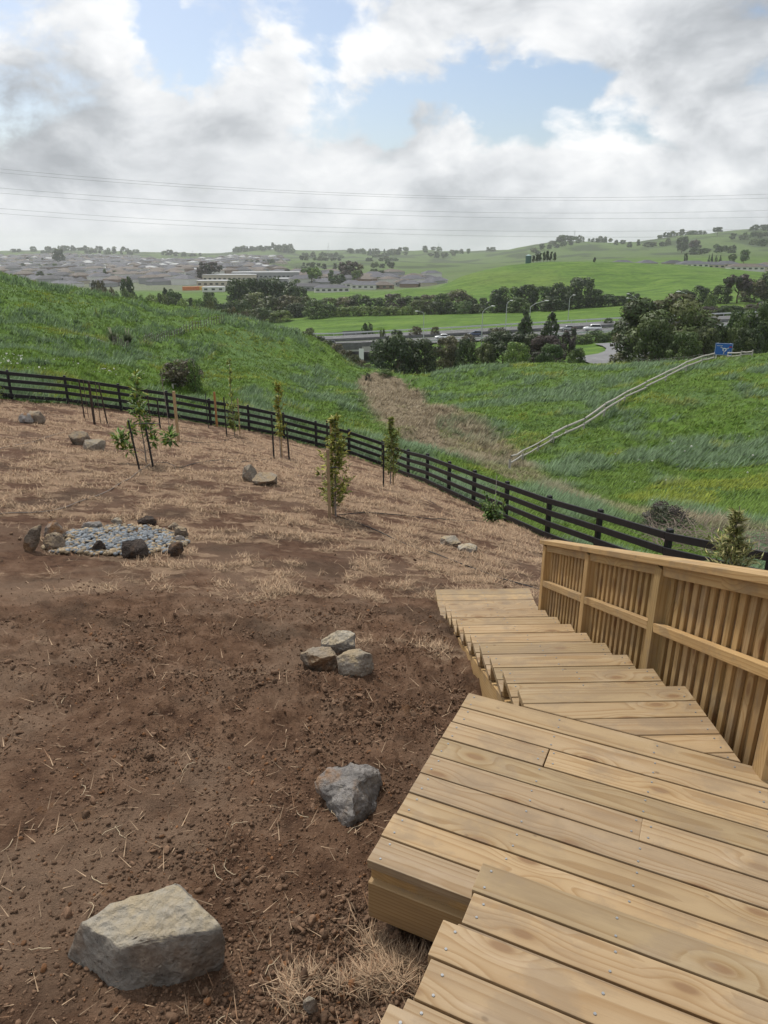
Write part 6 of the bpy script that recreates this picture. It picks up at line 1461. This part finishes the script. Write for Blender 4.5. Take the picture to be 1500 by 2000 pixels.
for k, (x, y, t, u) in enumerate(cand[290:]):
    V_, Q, fl = hip_arrays(r2.uniform(13, 20), r2.uniform(9, 13), r2.choice([2.8, 2.8, 5.2]), r2.uniform(1.8, 2.8)); a = r2.uniform(-.5, .5) + r2.choice([0, 1.57]); c, s_ = math.cos(a), math.sin(a); z_ = float(zs_[k + 290]); o_ = len(VV); VV += [(x + vx * c - vy * s_, y + vx * s_ + vy * c, z_ + vz) for vx, vy, vz in V_]; wm, rm_ = r2.randrange(4), 4 + r2.choice([0, 1, 0, 1, 2, 0, 0, 1, 3])
    for q, f_ in zip(Q, fl): FF.append(tuple(dict.fromkeys(i + o_ for i in q))); MI.append(rm_ if f_ else wm)
me = bpy.data.meshes.new('far_houses'); me.from_pydata(VV, [], FF); me.update()
for nm in ('wall_white', 'wall_grey', 'wall_cream', 'wall_brick', 'roof_grey', 'roof_dark', 'roof_brown', 'roof_pale'): me.materials.append(MAT[nm])
me.polygons.foreach_set('material_index', MI); tag(link('far_houses', me), 'mass of small grey roofs of the far town', 'houses', None, 'stuff')
# nearer houses with parts, and the large sheds
def house(u, v, t, w, d, hw, hr, wall, roof, label, rz=0.0, flat=False, cat='house', name='house', grp=None):
    p = at(u, v, t); z = F1(p.x, p.y); root = empty(name, (p.x, p.y, z), label, cat, grp, rz); V_, Q, fl = hip_arrays(w, d, hw, hr if not flat else .6); Q = [tuple(dict.fromkeys(q)) for q in Q]
    for nm, f0, mt in (('wall', 0, wall), ('roof', 1, roof)):
        me = bpy.data.meshes.new(nm); me.from_pydata(V_, [], [q for q, f_ in zip(Q, fl) if f_ == f0]); me.update(); link(nm, me, MAT[mt], root)
    nw = max(2, int(w / 4.0))
    for k in range(nw): x = -w / 2 + w * (k + .5) / nw; wn_ = link('window', box_mesh((min(2.2, w / nw * .55), .12, min(1.3, hw * .4)), 0, 1, (x, -d / 2 - .03, hw * .55)), MAT['pane'], root)
    return root
hs = [(600, 566, 520, 26, 9, 3, 2, 'wall_grey', 'roof_dark', 'long low dark-roofed building at the edge of the small field, left one'), (648, 571, 505, 24, 9, 3, 2.2, 'wall_white', 'roof_grey', 'long low grey-roofed house at the edge of the small field'), (688, 558, 560, 16, 10, 3, 2.4, 'wall_white', 'roof_grey', 'white house right of the long low house'), (712, 560, 545, 18, 11, 3, 2.6, 'wall_white', 'roof_grey', 'hip-roofed white house below the brown column trees'),
      (735, 549, 640, 16, 10, 5, 2.4, 'wall_cream', 'roof_grey', 'two-storey house behind the column trees'), (748, 562, 550, 15, 10, 3, 2.4, 'wall_brick', 'roof_brown', 'brown-roofed house at the foot of the green hill'), (772, 548, 630, 18, 11, 3, 2.8, 'wall_white', 'roof_dark', 'black-roofed house left of the green hill'), (790, 556, 585, 16, 10, 3, 2.4, 'wall_white', 'roof_brown', 'house nearest the left end of the green hill'), (800, 549, 640, 17, 10, 3, 2.4, 'wall_cream', 'roof_brown', 'brown house just above the left end of the green hill'),
      (668, 548, 650, 14, 10, 3, 2.2, 'wall_white', 'roof_grey', 'small white house under the spreading green tree'), (340, 597, 330, 13, 9, 2.8, 2, 'wall_white', 'roof_pale', 'pale-roofed house in the scrub right behind the left hill'), (822, 551, 660, 16, 10, 3, 2.4, 'wall_brick', 'roof_brown', 'last brown house before the hill hides the street')]
for a in hs: house(*a, rz=rnd.uniform(-.25, .25))
for a in ((450, 543, 640, 46, 22, 7, 1.5, 'wall_cream', 'roof_pale', 'large pale shed with a row of dark openings'), (520, 542, 660, 60, 24, 8, 1.5, 'wall_grey', 'roof_pale', 'longest pale-roofed shed behind the dark grove'), (572, 549, 600, 34, 18, 5, 1.2, 'wall_grey', 'roof_pale', 'grey-green shed at the right of the large sheds'), (420, 553, 560, 26, 16, 5, 1.2, 'wall_cream', 'roof_pale', 'cream shed left of the large sheds'), (418, 566, 500, 15, 10, 3, 1.2, 'wall_white', 'roof_pale', 'small white-roofed shed by the small paddock')): house(*a, rz=.12, flat=True, cat='building', name='shed')
for k, (u, v, w_, rf) in enumerate([(1215, 519, 18, 'roof_grey'), (1262, 517, 15, 'roof_grey'), (1315, 516, 17, 'roof_dark'), (1352, 518, 22, 'roof_grey'), (1385, 516, 22, 'roof_grey'), (1418, 518, 18, 'roof_grey'), (1455, 523, 26, 'roof_brown'), (1480, 517, 18, 'roof_grey'), (1505, 522, 22, 'roof_brown')]):
    t = 566 + 14 * (k % 3); p = at(u, v - 12, t); house(u, v, t, w_, 11, 2.8, 2.3, 'wall_cream' if k % 3 else 'wall_white', rf, 'house on the skyline of the green hill, %s from the left' % ('first', 'second', 'third', 'fourth', 'fifth', 'sixth', 'seventh', 'eighth', 'ninth')[k], rnd.uniform(-.2, .2))
# orange machinery yard beyond the small paddock
for k, (u, w_) in enumerate([(365, 6), (374, 5), (388, 5), (395, 4)]): p = at(u, 562, 520); tag(link('container', box_mesh((w_, 2.5, 2.6), .05, 1, (0, 0, 1.3)), plain('orange_paint%d' % k, (.55, .17, .05) if k < 3 else (.6, .35, .05), .6), None, (p.x, p.y, F1(p.x, p.y)), (0, 0, .1 * k)), ['orange container at the left of the machinery yard', 'second orange container in the machinery yard', 'orange container right of the pair in the yard', 'yellow container at the right of the machinery yard'][k], 'container')
# ------------------------------------------------------------------ trees in and beyond the town
for k, (u, v, t, w_, kd, pl, lb) in enumerate([(113, 486, 1250, 24, 'round', 'dark', 'large dark round tree rising above the left of the town'), (408, 512, 640, 44, 'umbrella', 'purple', 'wide grey-brown tree in front of the middle of the town'), (390, 524, 640, 20, 'round', 'purple', 'lower brown tree beside the wide grey-brown tree'), (608, 522, 560, 42, 'umbrella', 'bright', 'spreading bright green tree beside the sheds'), (683, 510, 620, 46, 'column', 'purple', 'dense brown poplars above the houses'), (668, 513, 625, 28, 'column', 'purple', 'left edge poplar of the dense brown clump'), (700, 515, 622, 26, 'column', 'brown', 'right edge poplar of the dense brown clump'),
        (648, 528, 600, 20, 'column', 'mid', 'green column tree left of the brown poplars'), (662, 536, 585, 24, 'round', 'mid', 'green round tree below the brown poplars'), (696, 528, 590, 22, 'round', 'bright', 'yellow-green tree in front of the brown poplars'), (580, 545, 560, 14, 'round', 'bright', 'pale green tree between the shed and the grove'), (730, 525, 800, 16, 'round', 'mid', 'round tree right of the poplars'), (745, 528, 800, 16, 'round', 'dark', 'darker round tree right of the poplars'), (560, 525, 700, 16, 'round', 'purple', 'brown tree above the longest shed'),
        (1100, 459, 1650, 24, 'round', 'dark', 'big round tree on the skyline above the tank'), (1403, 443, 1500, 20, 'umbrella', 'dark', 'lone tree on the right skyline'), (545, 488, 2200, 12, 'pine', 'dark', 'pine at the end of the skyline row'), (684, 485, 2150, 14, 'round', 'dark', 'round dark tree on the middle skyline'), (830, 480, 2100, 12, 'round', 'dark', 'round tree on the skyline left of the thin mast'),
        (1335, 462, 1150, 26, 'round', 'dark', 'dark tall tree on the slope above the skyline houses'), (1358, 468, 1100, 28, 'umbrella', 'purple', 'open brown tree above the skyline houses'), (1341, 494, 640, 10, 'column', 'dark', 'narrow dark cypress among the skyline houses'), (1392, 494, 640, 6, 'cone', 'dark', 'tallest of the small cypresses by the skyline houses'), (1400, 498, 640, 8, 'cone', 'mid', 'green cone tree by the skyline houses'), (1408, 498, 640, 7, 'cone', 'dark', 'last cone tree by the skyline houses'), (1386, 497, 640, 5, 'cone', 'dark', 'first small cypress by the skyline houses'), (1432, 496, 640, 16, 'round', 'mid', 'round tree between the skyline houses'), (1456, 488, 640, 18, 'round', 'mid', 'larger round tree above the brown-roofed house'), (1162, 503, 560, 7, 'column', 'dark', 'small dark tree on the crest of the green hill')]):
    tree_px(u, v, t, w_, kd, pl, 90 + k % 5, lb, 'tree', None, 'tree', nleaf=1800, leaf=.045)
for k, (u, v) in enumerate([(1043, 499), (1050, 497), (1056, 495), (1063, 492), (1070, 490), (1077, 492), (1084, 493)]): tree_px(u, v, 482, 11, 'pine', 'dark', 96 + k % 3, 'pine in the clump beside the tank on the green hill', 'tree', 'pines beside the tank', 'tree', nleaf=1000, leaf=.06)
p = at(1032, 507, 484); zt = F1(p.x, p.y); root = empty('water_tank', (p.x, p.y, zt), 'dark green water tank on top of the green hill', 'tank'); hh = at(1032, 500, 484).z - zt
bm = bmesh.new(); bmesh.ops.create_cone(bm, cap_ends=True, segments=20, radius1=1.9, radius2=1.9, depth=hh + .5, matrix=Matrix.Translation((0, 0, hh / 2))); link('tank_wall', bm_mesh(bm), plain('tank_green', (.03, .10, .085), .5), root); bm = bmesh.new(); bmesh.ops.create_cone(bm, cap_ends=True, segments=20, radius1=2.0, radius2=.3, depth=.7, matrix=Matrix.Translation((0, 0, hh + .62))); link('tank_roof', bm_mesh(bm), plain('tank_roof', (.30, .42, .42), .5), root)
# skyline and slope trees, each its own object, sharing a few crowns
sk = random.Random(5); cnt = 0
def skyline(u0, u1, n, vfun, tf, lab, wr=(8, 18), hr=(6, 13)):
    global cnt
    for k in range(n):
        if k % 6 == 0 or sk.random() < .12: u = sk.uniform(u0, u1); t = tf(); dirn = sk.uniform(-.5, .5); d = pxdir(u, 495); x, y = d.x * t, d.y * t
        else: st_ = sk.uniform(.5, 1.0) * wr[1]; x += math.cos(dirn) * st_; y += math.sin(dirn) * st_ + sk.uniform(-4, 4)
        z = F1(x, y); w_ = sk.uniform(*wr); tree_at(x, y, z - .4, w_, sk.uniform(*hr), sk.choice(['round', 'dome', 'dome', 'round', 'pine']), sk.choice(['dark', 'dark', 'olive', 'mid']), 100 + cnt % 5, lab, 'tree', 'far trees on the hills and skyline', 'tree', 900, .07, False); cnt += 1
skyline(-20, 330, 46, None, lambda: sk.uniform(1950, 2350), 'tree on the hazy left skyline above the town', (12, 26), (9, 17)); skyline(440, 560, 34, None, lambda: sk.uniform(2250, 2500), 'tree in the dark row on the hill right of the town', (14, 26), (12, 22)); skyline(560, 960, 50, None, lambda: sk.uniform(1800, 2200), 'tree on the hazy middle hills', (10, 24), (8, 16)); skyline(950, 1300, 44, None, lambda: sk.uniform(1400, 1850), 'tree on the hazy hills behind the green hill', (10, 22), (8, 15)); skyline(1300, 1510, 40, None, lambda: sk.uniform(900, 1700), 'tree on the hazy right-hand hill', (8, 20), (7, 14)); skyline(0, 600, 40, None, lambda: sk.uniform(600, 1600), 'garden tree among the houses of the far town', (6, 12), (5, 9)); skyline(560, 800, 22, None, lambda: sk.uniform(560, 760), 'garden tree among the nearer houses', (5, 10), (4, 8)); skyline(560, 950, 22, None, lambda: sk.uniform(900, 1500), 'tree on the far slope above the houses', (8, 16), (6, 11))

# ------------------------------------------------------------------ pylons and power lines
def pylon(u, vtop, t, label, hgt=None):
    p = at(u, vtop, t); z = F1(p.x, p.y); H_ = p.z - z; root = empty('pylon', (p.x, p.y, z), label, 'pylon'); b_ = H_ * .11; tl_ = []
    for sx_, sy_ in ((-1, -1), (1, -1), (1, 1), (-1, 1)): tl_.append(tube([Vector((sx_ * b_, sy_ * b_, 0)), Vector((sx_ * b_ * .25, sy_ * b_ * .25, H_ * .7)), Vector((0, 0, H_))], [.22, .16, .1], 4))
    for k in range(5):
        f_ = k / 5; w0 = b_ * (1 - f_ * .95); w1 = b_ * (1 - (f_ + .2) * .95)
        for s_ in (-1, 1): tl_.append(tube([Vector((-w0 * s_, -w0, f_ * H_ * .75)), Vector((w1 * s_, -w1, (f_ + .2) * H_ * .75))], .09, 4))
    link('tower', tubes_mesh(tl_), MAT['galv'], root)
    for k, f_ in enumerate((.72, .82, .92)): link('cross_arm', tubes_mesh([tube([Vector((-H_ * .14, 0, f_ * H_)), Vector((H_ * .14, 0, f_ * H_))], .12, 4)]), MAT['galv'], root)
pylon(1123, 449, 1750, 'lattice pylon on the skyline above the green hill'); pylon(641, 473, 2200, 'thin mast-like pylon on the middle skyline'); pylon(857, 474, 2150, 'thin pylon right of the middle skyline trees'); pylon(376, 489, 2300, 'faint pylon on the skyline right of the town')
for k, px in enumerate([[(0, 330), (400, 362), (800, 382), (1150, 386), (1500, 379)], [(0, 337), (400, 368), (800, 386), (1150, 391), (1500, 387)], [(0, 367), (400, 396), (800, 412), (1150, 416), (1500, 411)], [(0, 377), (400, 405), (800, 421), (1150, 427), (1500, 424)], [(0, 407), (400, 434), (800, 448), (1150, 452), (1500, 447)], [(0, 417), (400, 442), (800, 458), (1150, 463), (1500, 461)]]):
    us = np.array([a for a, b_ in px], float); vs_ = np.array([b_ for a, b_ in px], float); co = np.polyfit(us, vs_, 2); uu = np.linspace(-700, 2200, 50); pts = []
    for u in uu:
        v = np.polyval(co, u); d = pxdir(u, v); yy = 185.0 + (k % 2) * 9 + .02 * (u - 750); pts.append(d * (yy / d.y))
    tag(link('power_line', tubes_mesh([tube(pts, .024, 5)]), plain('cable%d' % k, (.30, .30, .31), .6)), ['topmost', 'second', 'third', 'fourth', 'fifth', 'lowest'][k] + ' of the six power lines crossing the sky', 'power line', 'power lines across the sky')

# ------------------------------------------------------------------ haze
m = bpy.data.materials.new('haze'); m.use_nodes = True; t = NT(m.node_tree); t.n.clear(); pv = t.new('ShaderNodeVolumePrincipled'); pv.inputs['Color'].default_value = (.95, .975, 1.0, 1); pv.inputs['Density'].default_value = .00014; pv.inputs['Anisotropy'].default_value = .45
mo = t.new('ShaderNodeOutputMaterial'); t.l.new(pv.outputs[0], mo.inputs['Volume'])
zmin = float(FZ.min()) - 1.5
hz = link('haze', box_mesh((15200, 15200, 62 - zmin), 0, 1, (0, 0, (62 + zmin) / 2)), m); tag(hz, 'thin pale haze lying over the whole valley', 'haze', None, 'stuff')

# ------------------------------------------------------------------ tell look-alikes apart by their order
ORD = ['first', 'second', 'third', 'fourth', 'fifth', 'sixth', 'seventh', 'eighth', 'ninth', 'tenth', 'eleventh', 'twelfth', 'thirteenth', 'fourteenth', 'fifteenth']
bylab = {}
for o in bpy.data.objects:
    if o.parent is None and 'label' in o: bylab.setdefault(o['label'], []).append(o)
for lb, obs in bylab.items():
    if 2 <= len(obs) <= 15:
        obs.sort(key=lambda q: q.location.x / max(q.location.y, .1))
        for k, q in enumerate(obs): q['label'] = '%s, %s from the left' % (lb, ORD[k])
